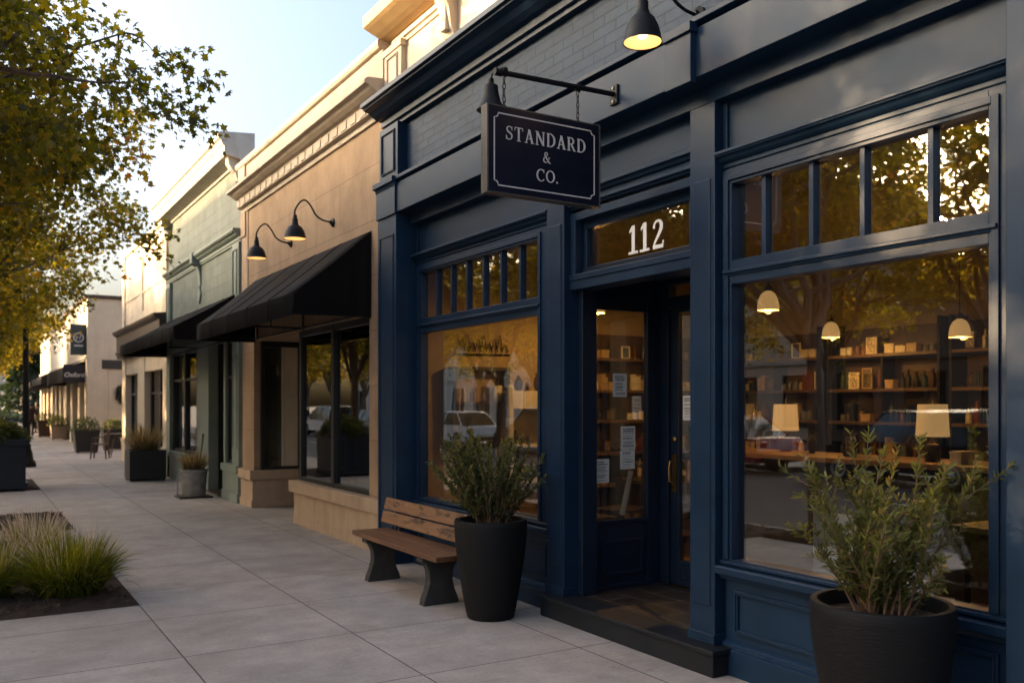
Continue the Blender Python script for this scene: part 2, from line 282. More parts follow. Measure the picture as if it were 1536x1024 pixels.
# ------------------------------------------------------------------ mesh helpers
def rootloc(o):
    while o is not None and o.parent is not None: o = o.parent
    return Vector(o.location) if o is not None else Vector((0, 0, 0))
def tag(o, label=None, cat=None, group=None, kind=None):
    if label: o['label'] = label
    if cat: o['category'] = cat
    if group: o['group'] = group
    if kind: o['kind'] = kind
    return o
def thing(name, label, cat, loc=(0, 0, 0), group=None, rz=0):
    o = bpy.data.objects.new(name, None); COL.objects.link(o); o.location = loc; o.rotation_euler.z = rz
    o.empty_display_size = .1
    return tag(o, label, cat, group)
class MB:
    def __init__(s): s.v = []; s.f = []
    def add(s, vs, fs):
        n = len(s.v); s.v += [tuple(p) for p in vs]; s.f += [tuple(i+n for i in f) for f in fs]; return s
    def box(s, x0, x1, y0, y1, z0, z1):
        x0, x1 = min(x0, x1), max(x0, x1); y0, y1 = min(y0, y1), max(y0, y1); z0, z1 = min(z0, z1), max(z0, z1)
        return s.add([(x0,y0,z0),(x1,y0,z0),(x1,y1,z0),(x0,y1,z0),(x0,y0,z1),(x1,y0,z1),(x1,y1,z1),(x0,y1,z1)],
                     [(0,3,2,1),(4,5,6,7),(0,1,5,4),(1,2,6,5),(2,3,7,6),(3,0,4,7)])
    def obox(s, c, ax, sx, sy, sz, rot):
        """box about centre c rotated by matrix"""
        vs = [c + rot @ Vector((dx*sx/2, dy*sy/2, dz*sz/2)) for dz in (-1, 1) for dy in (-1, 1) for dx in (-1, 1)]
        return s.add(vs, [(0,2,3,1),(4,5,7,6),(0,1,5,4),(1,3,7,5),(3,2,6,7),(2,0,4,6)])
    def extr(s, prof, a0, a1, axis='y'):
        """closed profile extruded along an axis. y: prof=(x,z); x: prof=(y,z); z: prof=(x,y)"""
        def P(p, a):
            return (p[0], a, p[1]) if axis == 'y' else ((a, p[0], p[1]) if axis == 'x' else (p[0], p[1], a))
        n = len(prof)
        vs = [P(p, a0) for p in prof]+[P(p, a1) for p in prof]
        fs = [(i, (i+1) % n, n+(i+1) % n, n+i) for i in range(n)]+[tuple(range(n-1, -1, -1)), tuple(range(n, 2*n))]
        return s.add(vs, fs)
    def tube(s, pts, rad, n=8, cap=True):
        pts = [Vector(p) for p in pts]; k = len(pts)
        if not hasattr(rad, '__len__'): rad = [rad]*k
        up = Vector((0, 0, 1)); rings = []
        t0 = (pts[1]-pts[0]).normalized()
        u = t0.cross(up); u = u.normalized() if u.length > 1e-3 else Vector((1, 0, 0))
        vs = []
        for i, p in enumerate(pts):
            t = (pts[min(i+1, k-1)]-pts[max(i-1, 0)]).normalized()
            u = (u-t*u.dot(t)); u = u.normalized() if u.length > 1e-6 else t.orthogonal().normalized()
            w = t.cross(u)
            for j in range(n):
                a = 2*math.pi*j/n; vs.append(p+(u*math.cos(a)+w*math.sin(a))*rad[i])
        fs = [(i*n+j, i*n+(j+1) % n, (i+1)*n+(j+1) % n, (i+1)*n+j) for i in range(k-1) for j in range(n)]
        if cap: fs += [tuple(range(n-1, -1, -1)), tuple(range((k-1)*n, k*n))]
        return s.add(vs, fs)
    def lathe(s, prof, c=(0, 0, 0), n=32, rot=None):
        """prof of (r,z); closed where r=0"""
        vs = []; fs = []; idx = []
        c = Vector(c)
        for r, z in prof:
            if r < 1e-6:
                idx.append([len(vs)]); vs.append(Vector((0, 0, z)))
            else:
                idx.append(list(range(len(vs), len(vs)+n)))
                vs += [Vector((r*math.cos(2*math.pi*j/n), r*math.sin(2*math.pi*j/n), z)) for j in range(n)]
        for a, b in zip(idx, idx[1:]):
            for j in range(n):
                j2 = (j+1) % n
                if len(a) == 1 and len(b) == 1: continue
                if len(a) == 1: fs.append((a[0], b[j2], b[j]))
                elif len(b) == 1: fs.append((a[j], a[j2], b[0]))
                else: fs.append((a[j], a[j2], b[j2], b[j]))
        if rot is not None: vs = [rot @ v for v in vs]
        return s.add([v+c for v in vs], fs)
    def build(s, name, m, parent=None, smooth=False, bevel=0, origin=None, label=None, recalc=True, local=False, angle=35):
        me = bpy.data.meshes.new(name)
        off = Vector((0, 0, 0)) if local else (rootloc(parent) if parent is not None else Vector(origin or (0, 0, 0)))
        me.from_pydata([tuple(Vector(v)-off) for v in s.v], [], s.f)
        if recalc:
            bm = bmesh.new(); bm.from_mesh(me); bmesh.ops.recalc_face_normals(bm, faces=bm.faces); bm.to_mesh(me); bm.free()
        if not isinstance(m, (list, tuple)): m = [m]
        for q in m: me.materials.append(q)
        o = bpy.data.objects.new(name, me); COL.objects.link(o)
        if parent is not None: o.parent = parent
        else: o.location = off
        if smooth:
            for p in me.polygons: p.use_smooth = True
            if angle: 
                try: me.set_sharp_from_angle(angle=R(angle))
                except Exception: pass
        if bevel:
            b = o.modifiers.new('bevel', 'BEVEL'); b.width = bevel; b.segments = 2; b.limit_method = 'ANGLE'; b.angle_limit = R(40); b.harden_normals = False
        if label: o['label'] = label
        return o
def builds(boxes, name, m, parent, **kw):
    """one part per box (or per MB)"""
    for b in boxes: (b if isinstance(b, MB) else MB().box(*b)).build(name, m, parent, **kw)
def copy_tree(o, parent=None):
    c = o.copy(); COL.objects.link(c)
    if parent is not None: c.parent = parent
    for ch in list(o.children): copy_tree(ch, c)
    return c
def poly_mesh(name, verts, nper, m, parent=None, tone=None, origin=(0, 0, 0), smooth=False):
    """many separate n-gons: verts (F,nper,3) numpy"""
    F = verts.shape[0]
    me = bpy.data.meshes.new(name)
    me.vertices.add(F*nper); me.vertices.foreach_set('co', (verts.reshape(-1, 3)-np.array(origin)).astype(np.float32).ravel())
    me.loops.add(F*nper); me.loops.foreach_set('vertex_index', np.arange(F*nper, dtype=np.int32))
    me.polygons.add(F); me.polygons.foreach_set('loop_start', np.arange(0, F*nper, nper, dtype=np.int32))
    try: me.polygons.foreach_set('loop_total', np.full(F, nper, dtype=np.int32))
    except Exception: pass
    me.update(calc_edges=True)
    if tone is not None:
        a = me.attributes.new('tone', 'FLOAT', 'POINT'); a.data.foreach_set('value', np.repeat(tone, nper).astype(np.float32))
    me.materials.append(m)
    o = bpy.data.objects.new(name, me); COL.objects.link(o)
    if parent is not None: o.parent = parent
    else: o.location = origin
    return o
def frames(d, rng, roll=1.0):
    """orthonormal frames for directions d (F,3): returns x(side), y(dir), z(normal)"""
    d = d/np.linalg.norm(d, axis=1, keepdims=True)
    ref = np.tile(np.array([0, 0, 1.0]), (len(d), 1))+rng.normal(0, roll, (len(d), 3))
    x = np.cross(d, ref); x /= np.linalg.norm(x, axis=1, keepdims=True)+1e-9
    z = np.cross(x, d); return x, d, z
def leaves(pos, dirs, size, shape, rng, roll=.6):
    """place 2-D/3-D leaf shape (n,3) (x side, y along, z normal) at pos"""
    x, y, z = frames(dirs, rng, roll)
    s = size[:, None, None]
    sh = shape[None]
    return pos[:, None, :]+s*(sh[..., 0:1]*x[:, None]+sh[..., 1:2]*y[:, None]+sh[..., 2:3]*z[:, None])
LOBED = np.array([(0, 0, 0), (.16, .14, .02), (.48, .12, -.05), (.30, .36, .02), (.52, .66, -.08), (.20, .60, .02), (0, 1.05, -.1), (-.20, .60, .02), (-.52, .66, -.08), (-.30, .36, .02), (-.48, .12, -.05), (-.16, .14, .02)])
NARROW = np.array([(0, 0, 0), (.10, .35, .03), (.085, .75, .02), (0, 1, -.06), (-.085, .75, .02), (-.10, .35, .03)])
OVAL = np.array([(0, 0, 0), (.22, .3, .04), (.22, .65, .03), (0, 1, -.08), (-.22, .65, .03), (-.22, .3, .04)])
# ------------------------------------------------------------------ camera, sky, sun
F_PX, VX, HY, EYE = 1336.0, -48.0, 606.0, 1.65
YAW = math.atan2(768-VX, F_PX)
cam = bpy.data.cameras.new('camera'); camo = bpy.data.objects.new('camera', cam); COL.objects.link(camo)
camo.location = (0, 0, EYE); camo.rotation_euler = (R(90), 0, -YAW)
cam.sensor_width = 36; cam.lens = F_PX/1536*36; cam.shift_y = (HY-512)/1536; cam.clip_end = 2000; cam.clip_start = .05
cam.dof.use_dof = True; cam.dof.focus_distance = 6.0; cam.dof.aperture_fstop = cam.lens/1000/.014
S.camera = camo
SUN_EL, SUN_AZ = R(10.5), math.atan2(-.84, .54)      # azimuth from +Y towards +X
w = bpy.data.worlds.new('World'); S.world = w; w.use_nodes = True
nt = w.node_tree
for n in list(nt.nodes): nt.nodes.remove(n)
wo = nt.nodes.new('ShaderNodeOutputWorld'); bg = nt.nodes.new('ShaderNodeBackground'); sk = nt.nodes.new('ShaderNodeTexSky')
sk.sky_type = 'NISHITA'; sk.sun_disc = False; sk.sun_elevation = SUN_EL; sk.sun_rotation = SUN_AZ
sk.air_density = .8; sk.dust_density = 10.0; sk.ozone_density = 1.3
bg.inputs[1].default_value = .15
nt.links.new(sk.outputs[0], bg.inputs[0]); nt.links.new(bg.outputs[0], wo.inputs[0])
sl = bpy.data.lights.new('sun', 'SUN'); sl.energy = 3.3; sl.angle = R(.6); sl.color = (1, .70, .40)
so = bpy.data.objects.new('sun', sl); COL.objects.link(so); so.location = (-20, 15, 20)
sd = Vector((math.sin(SUN_AZ)*math.cos(SUN_EL), math.cos(SUN_AZ)*math.cos(SUN_EL), math.sin(SUN_EL)))
so.rotation_euler = (-sd).to_track_quat('-Z', 'Y').to_euler()
S.view_settings.view_transform = 'Standard'; S.view_settings.look = 'None'; S.view_settings.exposure = 2.6; S.view_settings.gamma = 1
try: S.cycles.transparent_max_bounces = 24; S.cycles.max_bounces = 10; S.cycles.glossy_bounces = 5
except Exception: pass

# ------------------------------------------------------------------ lettering (built as strokes)
class Letters:
    """strokes in letter space (x right, z up) turned into thin raised pieces"""
    def __init__(s, place, depth): s.mb = MB(); s.place = place; s.depth = depth; s.k = 0
    def poly(s, pts):
        s.k += 1; d = s.depth+s.k*.00004; n = len(pts)
        vs = [s.place(x, z, 0) for x, z in pts]+[s.place(x, z, d) for x, z in pts]
        s.mb.add(vs, [(i, (i+1) % n, n+(i+1) % n, n+i) for i in range(n)]+[tuple(range(n-1, -1, -1)), tuple(range(n, 2*n))])
    def ribbon(s, pts, ws, closed=False):
        s.k += 1; d = s.depth+s.k*.00004; n = len(pts); L = []; Rr = []
        for i, (x, z) in enumerate(pts):
            a = pts[(i-1) % n] if closed or i > 0 else pts[i]; b = pts[(i+1) % n] if closed or i < n-1 else pts[i]
            tx, tz = b[0]-a[0], b[1]-a[1]; l = math.hypot(tx, tz) or 1; nx, nz = -tz/l, tx/l
            wd = (ws[i] if hasattr(ws, '__len__') else ws)/2
            L.append((x+nx*wd, z+nz*wd)); Rr.append((x-nx*wd, z-nz*wd))
        vs = [s.place(*p, 0) for p in L]+[s.place(*p, 0) for p in Rr]+[s.place(*p, d) for p in L]+[s.place(*p, d) for p in Rr]
        fs = []
        for i in range(n if closed else n-1):
            j = (i+1) % n
            fs += [(2*n+i, 2*n+j, 3*n+j, 3*n+i), (i, n+i, n+j, j), (i, j, 2*n+j, 2*n+i), (n+i, 3*n+i, 3*n+j, n+j)]
        if not closed: fs += [(0, 2*n, 3*n, n), (n-1, 2*n-1, 4*n-1, 3*n-1)]
        s.mb.add(vs, fs)
    def glyph(s, ch, ox, oz, h, T=.15, t=.082):
        X = lambda x: ox+x*h
        Z = lambda z: oz+z*h
        def st(x, w=T, z0=0, z1=1): s.poly([(X(x-w/2), Z(z0)), (X(x+w/2), Z(z0)), (X(x+w/2), Z(z1)), (X(x-w/2), Z(z1))])
        def sf(x, z, w=.3, q=.05):
            z0, z1 = (z, z+q) if z < .5 else (z-q, z)
            s.poly([(X(x-w/2), Z(z0)), (X(x+w/2), Z(z0)), (X(x+w/2), Z(z1)), (X(x-w/2), Z(z1))])
        def dg(x0, z0, x1, z1, w): s.poly([(X(x0-w/2), Z(z0)), (X(x0+w/2), Z(z0)), (X(x1+w/2), Z(z1)), (X(x1-w/2), Z(z1))])
        def arc(cx, cz, rx, rz, a0, a1, wv, wh, n=22):
            P = []; W = []
            for i in range(n+1):
                a = R(a0+(a1-a0)*i/n); P.append((X(cx+rx*math.cos(a)), Z(cz+rz*math.sin(a)))); c = abs(math.cos(a)); W.append((wh+(wv-wh)*c*c)*h)
            s.ribbon(P, W)
        if ch == 'S':
            P = [(.50,.80),(.46,.90),(.36,.955),(.24,.95),(.13,.87),(.11,.74),(.17,.62),(.29,.54),(.42,.46),(.50,.35),(.50,.21),(.42,.09),(.29,.04),(.17,.06),(.09,.15),(.06,.26)]
            W = [.05,.055,.06,.07,.09,.11,.125,.13,.13,.12,.10,.08,.065,.06,.055,.05]
            q = []; qw = []
            for i in range(len(P)-1):
                p0 = P[max(i-1, 0)]; p1 = P[i]; p2 = P[i+1]; p3 = P[min(i+2, len(P)-1)]
                for k in range(3):
                    u = k/3; q.append(tuple(.5*(2*p1[j]+(p2[j]-p0[j])*u+(2*p0[j]-5*p1[j]+4*p2[j]-p3[j])*u*u+(3*p1[j]-p0[j]-3*p2[j]+p3[j])*u**3) for j in (0, 1))); qw.append(W[i]+(W[i+1]-W[i])*u)
            q.append(P[-1]); qw.append(W[-1])
            s.ribbon([(X(a), Z(b)) for a, b in q], [k*h for k in qw])
            dg(.515, .70, .515, .98, .05); dg(.055, .02, .045, .32, .05); return .60
        if ch == 'T':
            st(.36); sf(.36, 0, .34); s.poly([(X(.03), Z(.935)), (X(.69), Z(.935)), (X(.69), Z(1)), (X(.03), Z(1))]); dg(.025, .76, .045, .99, .045); dg(.695, .76, .675, .99, .045); return .72
        if ch == 'A':
            dg(.13, .0, .40, 1, t*1.15); dg(.67, 0, .385, 1, T*1.1); s.poly([(X(.22), Z(.30)), (X(.56), Z(.30)), (X(.56), Z(.36)), (X(.22), Z(.36))]); sf(.13, 0, .25); sf(.67, 0, .28); return .80
        if ch == 'N':
            st(.14, t*1.15); st(.70, t*1.15); dg(.70, 0, .13, 1, T*1.2); sf(.14, 0, .26); sf(.70, 1, .26); sf(.10, 1, .2); return .84
        if ch == 'D':
            st(.15); arc(.28, .5, .42, .47, 90, -90, T*1.05, t); 
            for z in (.0, .94): s.poly([(X(.03), Z(z)), (X(.3), Z(z)), (X(.3), Z(z+.06)), (X(.03), Z(z+.06))])
            return .78
        if ch == 'R':
            st(.15); arc(.32, .735, .24, .235, 90, -90, T, t); sf(.15, 0, .28)
            for z in (.94, .47): s.poly([(X(.03 if z > .9 else .15), Z(z)), (X(.34), Z(z)), (X(.34), Z(z+.06)), (X(.03 if z > .9 else .15), Z(z+.06))])
            dg(.66, 0, .36, .50, T*1.1); sf(.68, 0, .2); return .76
        if ch == 'C':
            arc(.46, .5, .38, .47, 48, 318, T*1.05, t, 30); dg(.735, .70, .735, .98, .05); return .80
        if ch == 'O':
            P = [(X(.46+.37*math.cos(R(a))), Z(.5+.465*math.sin(R(a)))) for a in range(0, 360, 10)]
            W = [(t+(T*1.05-t)*math.cos(R(a))**2)*h for a in range(0, 360, 10)]
            s.ribbon(P, W, True); return .90
        if ch == '.':
            s.poly([(X(.1+.085*math.cos(R(a))), Z(.085+.085*math.sin(R(a)))) for a in range(0, 360, 30)]); return .25
        if ch == '&':
            P = [(.74,.03),(.60,.16),(.40,.42),(.24,.64),(.20,.78),(.25,.91),(.36,.955),(.47,.90),(.49,.78),(.42,.66),(.27,.54),(.13,.42),(.08,.27),(.13,.12),(.27,.045),(.42,.07),(.55,.20),(.64,.38),(.67,.50)]
            W = [.11,.12,.125,.12,.10,.075,.06,.07,.085,.08,.075,.09,.115,.11,.075,.06,.06,.06,.055]
            s.ribbon([(X(a), Z(b)) for a, b in P], [k*h for k in W]); sf(.66, .48, .22, .045); sf(.75, 0, .18, .045); return .82
        if ch == '1':
            st(.24, .17); sf(.24, 0, .5, .09); s.poly([(X(.03), Z(.74)), (X(.17), Z(.83)), (X(.17), Z(1)), (X(.13), Z(.95)), (X(.03), Z(.84))]); return .56
        if ch == '2':
            P = [(.09,.70),(.10,.83),(.18,.92),(.30,.95),(.41,.91),(.475,.81),(.46,.67),(.38,.53),(.26,.38),(.15,.24),(.08,.09)]
            W = [.10,.085,.08,.085,.12,.16,.165,.14,.11,.09,.08]
            s.ribbon([(X(a), Z(b)) for a, b in P], [k*h for k in W]); s.poly([(X(.04), Z(0)), (X(.56), Z(0)), (X(.56), Z(.13)), (X(.04), Z(.13))]); dg(.53, .0, .57, .25, .06); return .62
        return .35
    def text(s, t, cx, cz, h, gap=.10, **kw):
        W = {'S': .60, 'T': .72, 'A': .80, 'N': .84, 'D': .78, 'R': .76, 'C': .80, 'O': .90, '.': .25, '&': .82, '1': .56, '2': .62}
        tot = sum(W[c]+gap for c in t)*h-gap*h; x = cx-tot/2
        for c in t: x += (s.glyph(c, x, cz-h/2, h, **kw)+gap)*h

# ------------------------------------------------------------------ the setting
def struct(mb, name, m, origin=(0, 0, 0), **kw):
    o = mb.build(name, m, origin=origin, **kw); o['kind'] = 'structure'; return o
struct(MB().box(-700, 700, -700, 700, -.60, -.134), 'ground', M['asphalt'])
struct(MB().box(-10.6, -1.2, -60, 82, -.30, -.130), 'road', M['asphalt'])
mk = MB()
for y in range(-40, 80, 6): mk.box(-6.0, -5.88, y, y+3, -.13, -.126)
struct(mk, 'road_markings', M['roadpaint'])
struct(MB().box(-1.05, 4.6, -60, 82, -.2, 0), 'sidewalk', M['sidewalk'])
struct(MB().box(-1.2, -1.05, -60, 82, -.2, .0), 'kerb', M['kerb'], bevel=.015)
struct(MB().box(-15.2, -10.75, -60, 82, -.2, 0), 'far_sidewalk', M['sidewalk'])
struct(MB().box(-24.8, -15.2, 0, 84, -.2, -.1), 'parking_lot', M['asphalt'])
struct(MB().box(-10.75, -10.6, -60, 82, -.2, .0), 'far_kerb', M['kerb'], bevel=.015)
struct(MB().box(4.6, 12, 29.3, 37.95, -.2, 0.0), 'patio', M['sidewalk'])
def soil_bed(x0, x1, y0, y1, seed):
    rng = random.Random(seed); n = 34; mb = MB(); vs = []; fs = []
    for i in range(n+1):
        for j in range(n+1):
            e = min(i, n-i, j, n-j); z = .004+(0 if e == 0 else .008+rng.uniform(0, .028)+min(e, 6)*.004)
            vs.append((x0+(x1-x0)*i/n, y0+(y1-y0)*j/n, z))
    for i in range(n):
        for j in range(n): a = i*(n+1)+j; fs.append((a, a+n+1, a+n+2, a+1))
    mb.add(vs, fs); struct(mb, 'soil_bed', M['soil'], recalc=False)
    rg = np.random.default_rng(seed); k = 900
    pos = np.stack([rg.uniform(x0+.03, x1-.03, k), rg.uniform(y0+.03, y1-.03, k), rg.uniform(.03, .055, k)], 1)
    d = rg.normal(0, 1, (k, 3)); d[:, 2] *= .25
    o = poly_mesh('bark_mulch', leaves(pos, d, rg.uniform(.02, .055, k), OVAL, rg, .4), 6, M['mulch'], tone=rg.random(k)); o['kind'] = 'stuff'
M['mulch'] = leaf_mat('mulch_chips', [(0, (.03, .015, .009)), (.7, (.075, .038, .02)), (1, (.19, .11, .06))], 0, .9)
for a in ((-1.0, -.3, 6.9, 7.826, 9), (-.95, 1.205, 7.83, 10.9, 1), (-.95, 1.205, 13.0, 15.1, 2), (-.95, 1.205, 19.4, 21.9, 3), (-.95, 1.205, 26.8, 29.2, 4), (-.95, 1.205, 34.0, 36.0, 5)): soil_bed(*a)

# ------------------------------------------------------------------ moulding profiles (x,z) on walls that face -X
def crown(xw, z0, z1, out):
    h = z1-z0
    return [(xw, z0), (xw-out*.18, z0), (xw-out*.18, z0+h*.14), (xw-out*.28, z0+h*.16), (xw-out*.28, z0+h*.38), (xw-out*.42, z0+h*.42), (xw-out*.58, z0+h*.52), (xw-out*.70, z0+h*.66), (xw-out*.90, z0+h*.72), (xw-out*.90, z0+h*.78), (xw-out, z0+h*.80), (xw-out, z0+h*.97), (xw, z0+h)]
def ledge(xw, z0, z1, out):
    h = z1-z0
    return [(xw, z0), (xw-out*.35, z0), (xw-out*.55, z0+h*.35), (xw-out, z0+h*.45), (xw-out, z0+h*.9), (xw-out*.9, z0+h), (xw, z0+h)]
def rect_mould(mb, x, y0, y1, z0, z1, w=.022, d=.016):
    """raised rectangular moulding on a -X face at x"""
    mb.box(x-d, x+.002, y0, y1, z0, z0+w); mb.box(x-d, x+.002, y0, y1, z1-w, z1)
    mb.box(x-d, x+.002, y0, y0+w, z0+w, z1-w); mb.box(x-d, x+.002, y1-w, y1, z0+w, z1-w)
    a = w*.45; k = d*.55
    mb.box(x-d-k, x-d, y0+a, y1-a, z0+a, z0+a+.007); mb.box(x-d-k, x-d, y0+a, y1-a, z1-a-.007, z1-a)
    mb.box(x-d-k, x-d, y0+a, y0+a+.007, z0+a+.007, z1-a-.007); mb.box(x-d-k, x-d, y1-a-.007, y1-a, z0+a+.007, z1-a-.007)

# ------------------------------------------------------------------ navy shop
B1 = thing('shop_building', 'navy painted corner shop with large display windows, recessed door and number 112 over it', 'building', (3.9, 5.5, 0))
nv = M['navy']; n2 = M['navy2']
YE, YW = -4.0, 8.95        # right (near) and left ends
sh = MB()                   # shell: frieze backing, side walls, roof slab
MB().box(3.93, 4.06, YE, 8.79, 3.521, 4.86).build('frieze_backing', nv, B1); sh.box(3.93, 9.2, 8.80, 8.95, 0, 5.4); sh.box(8.9, 9.2, YE, 8.80, 0, 5.4); sh.box(3.93, 8.9, YE, YE+.15, 0, 4.86)
sh.box(4.06, 8.9, YE+.15, 8.80, 4.3, 4.5)
sh.build('wall', M['roomdark'], B1)
MB().box(3.90, 3.93, YE, 8.47, 3.98, 4.62).build('brick_frieze', M['navybrick'], B1)
fa = MB().box(3.77, 3.929, YE, 8.468, 3.63, 3.93); fa.extr(ledge(3.90, 3.925, 4.0, .155), YE, 8.467); fa.box(3.725, 3.771, 4.03, 4.26, 3.60, 3.95); fa.box(3.705, 3.77, 4.015, 4.275, 3.90, 3.96)
fa.build('fascia', nv, B1, bevel=.004)
MB().extr(crown(3.90, 4.58, 4.85, .33), YE, YW+.005).build('cornice', n2, B1, bevel=.003)
pi = MB().box(3.77, 4.06, 8.47, 8.948, .22, 3.62); pi.box(3.745, 4.05, 8.455, YW, 0, .22); pi.box(3.75, 4.05, 8.46, YW, 3.62, 3.90); pi.extr(ledge(3.77, 3.90, 4.0, .06), 8.445, YW+.004); pi.box(3.79, 4.05, 8.475, 8.947, 4.0, 4.58)
rect_mould(pi, 3.79, 8.54, 8.88, 4.08, 4.52, .02, .012); rect_mould(pi, 3.77, 8.53, 8.89, .32, 3.42, .012, .006)
pi.build('pilaster', nv, B1, bevel=.005)
# right-hand pilaster and blank wall beyond the window
pr_ = MB().box(3.90, 4.06, 1.55, 2.215, .16, 3.60); pr_.box(3.87, 4.06, 1.53, 2.23, 0, .16); pr_.box(3.88, 3.90, 1.6, 2.2, 3.45, 3.58)
pr_.box(3.95, 4.06, YE, 1.55, 0, 3.6); pr_.build('pilaster', nv, B1, bevel=.005)
# posts either side of the door, standing on the step
for (y0, y1) in ((5.665, 5.905), (4.037, 4.257)):
    p = MB().box(3.93, 4.20, y0, y1, .165, 3.52); p.box(3.922, 4.0, y0+.035, y1-.035, .40, 3.05); p.box(3.915, 4.1, y0-.008, y1+.008, .165, .23)
    p.build('door_post', n2, B1, bevel=.005)
# transom panels (blank boards) and mouldings over the windows
tp = MB()
for (y0, y1) in ((5.905, 8.47), (4.257, 5.665), (2.215, 4.037)):
    tp.box(4.02, 4.06, y0, y1, 3.19, 3.56); tp.extr(ledge(4.02, 3.52, 3.59, .07), y0, y1); tp.box(4.0, 4.021, y0, y0+.035, 3.2, 3.52); tp.box(4.0, 4.021, y1-.035, y1, 3.2, 3.52)
    if y1-y0 > 1.5: tp.extr(crown(4.03, 3.09, 3.20, .11), y0+.001, y1-.001)
    else: tp.extr(ledge(4.02, 3.24, 3.30, .06), y0+.001, y1-.001); tp.extr(ledge(4.02, 3.15, 3.19, .05), y0+.001, y1-.001)
tp.build('panel_board', nv, B1, bevel=.003)
def display_window(y0, y1, gy0, gy1, bars):
    """frame between posts y0..y1, glazed gy0..gy1"""
    f = MB(); x0, x1 = 3.99, 4.075
    f.box(x0, x1, y0+.003, gy0, .62, 3.09); f.box(x0, x1, gy1, y1-.003, .62, 3.09)
    f.box(x0, x1, gy0, gy1, 3.0, 3.09); f.box(x0, x1, gy0, gy1, 2.385, 2.53); f.box(x0, x1, gy0, gy1, .62, .70)
    f.box(x0-.014, x0, gy0-.055, gy0-.018, .70, 3.055); f.box(x0-.014, x0, gy1+.018, gy1+.055, .70, 3.055)
    f.box(x0-.014, x0, gy0-.018, gy1+.018, 3.02, 3.055); f.extr(ledge(x0, 2.435, 2.47, .03), gy0-.05, gy1+.05)
    f.extr(ledge(x0+.01, .575, .66, .075), y0+.004, y1-.004); f.extr(ledge(x0+.01, .655, .69, .035), y0+.005, y1-.005)
    w = f.build('display_window', n2, B1, bevel=.004)
    MB().box(4.045, 4.053, gy0-.004, gy1+.004, .69, 2.39).build('pane', M['glass'], w)
    MB().box(4.045, 4.053, gy0-.004, gy1+.004, 2.525, 3.005).build('transom_pane', M['glass'], w)
    for b in bars: MB().box(4.015, 4.072, b-.016, b+.016, 2.53, 3.0).build('glazing_bar', n2, w, bevel=.003)
    # bulkhead under the window
    k = MB().box(4.02, 4.06, y0, y1, 0, .60); k.extr([(4.02, .0), (3.955, 0), (3.955, .155), (3.985, .165), (3.985, .18), (4.0, .19), (4.02, .20)], y0+.003, y1-.003)
    n = 2 if y1-y0 > 2 else 1
    for i in range(n):
        a = y0+.07+(y1-y0-.14)*i/n; b = y0+.07+(y1-y0-.14)*(i+1)/n
        rect_mould(k, 4.02, a+.02, b-.02, .245, .515, .03, .02)
    k.build('bulkhead', nv, B1, bevel=.003)
display_window(5.905, 8.468, 6.13, 8.34, [6.13+.316*i for i in range(1, 7)])
display_window(2.216, 4.036, 2.345, 3.955, [3.72, 3.373, 3.04, 2.65])
# step, porch floor, door recess
MB().box(3.825, 4.06, 3.945, 5.84, 0, .135).box(3.81, 4.055, 3.93, 5.85, .133, .165).build('step', mat('step_dark_paint', (.009, .011, .015), .5, spec=.25, var=.3, nscale=6, bump=.25, wear=((.10, .095, .09), .73, 20), grime=((.02, .018, .016), .5)), B1, bevel=.006)
MB().extr([(4.055, 4.20), (4.97, 4.87), (4.97, 5.74), (4.055, 5.74)], 0, .163, 'z').build('porch_floor', M['tile'], B1)
rc = MB()
rc.extr([(4.06, 4.19), (4.97, 4.86), (4.97, 5.74), (4.06, 5.74)], 2.665, 2.70, 'z')                       # recess ceiling
rc.box(4.20, 4.245, 5.70, 5.76, .163, 2.665); rc.box(4.80, 4.96, 5.70, 5.76, .163, 2.665)
rc.box(4.245, 4.80, 5.71, 5.76, 2.41, 2.665); rc.box(4.245, 4.80, 5.71, 5.76, .163, .70); rc.box(4.245, 4.262, 5.71, 5.76, .70, 2.41)
rc.box(4.215, 4.87, 5.695, 5.711, .163, .20); rc.box(4.245, 4.80, 5.70, 5.711, .69, .72)
for (a, b, c, d) in ((4.33, 4.75, .27, .295), (4.33, 4.75, .53, .555), (4.33, 4.355, .295, .53), (4.725, 4.75, .295, .53)): rc.box(a, b, 5.697, 5.711, c, d)
rc.extr([(4.10, 4.19), (4.99, 4.845), (4.97, 4.875), (4.08, 4.22)], .163, 2.664, 'z')                        # right cheek
rc.box(4.06, 4.20, 5.60, 5.665, .163, 2.53)
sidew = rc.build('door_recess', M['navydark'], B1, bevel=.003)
MB().box(4.262, 4.80, 5.733, 5.741, .70, 2.41).build('side_pane', M['glass'], sidew)
# transom light with the number
tl = MB(); x0 = 4.07
tl.box(3.985, 4.16, 4.257, 5.665, 2.53, 2.645); tl.box(3.975, 3.99, 4.257, 5.665, 2.60, 2.645); tl.box(x0, 4.14, 4.257, 5.665, 3.0, 3.19); tl.box(x0, 4.14, 5.56, 5.665, 2.645, 3.0); tl.box(x0, 4.14, 4.257, 4.42, 2.645, 3.0)
tl.box(3.99, x0, 5.60, 5.665, 2.645, 3.12); tl.box(3.99, x0, 4.257, 4.30, 2.645, 3.12); tl.box(3.99, x0, 4.30, 5.60, 3.06, 3.12); tl.box(x0+.01, 4.13, 4.42, 5.56, 2.645, 2.68)
tw = tl.build('transom_window', n2, B1, bevel=.004)
MB().box(4.098, 4.106, 4.41, 5.57, 2.67, 3.01).build('pane', M['glass'], tw)
L = Letters(lambda x, z, d: (4.0975-d, -x, z), .002)
L.text('112', -4.885, 2.835, .205, gap=.07)
L.mb.build('house_number', M['letterw'] if 'letterw' in M else mat('white_number_vinyl', (.70, .68, .64), .6, var=.04, bump=0), tw)
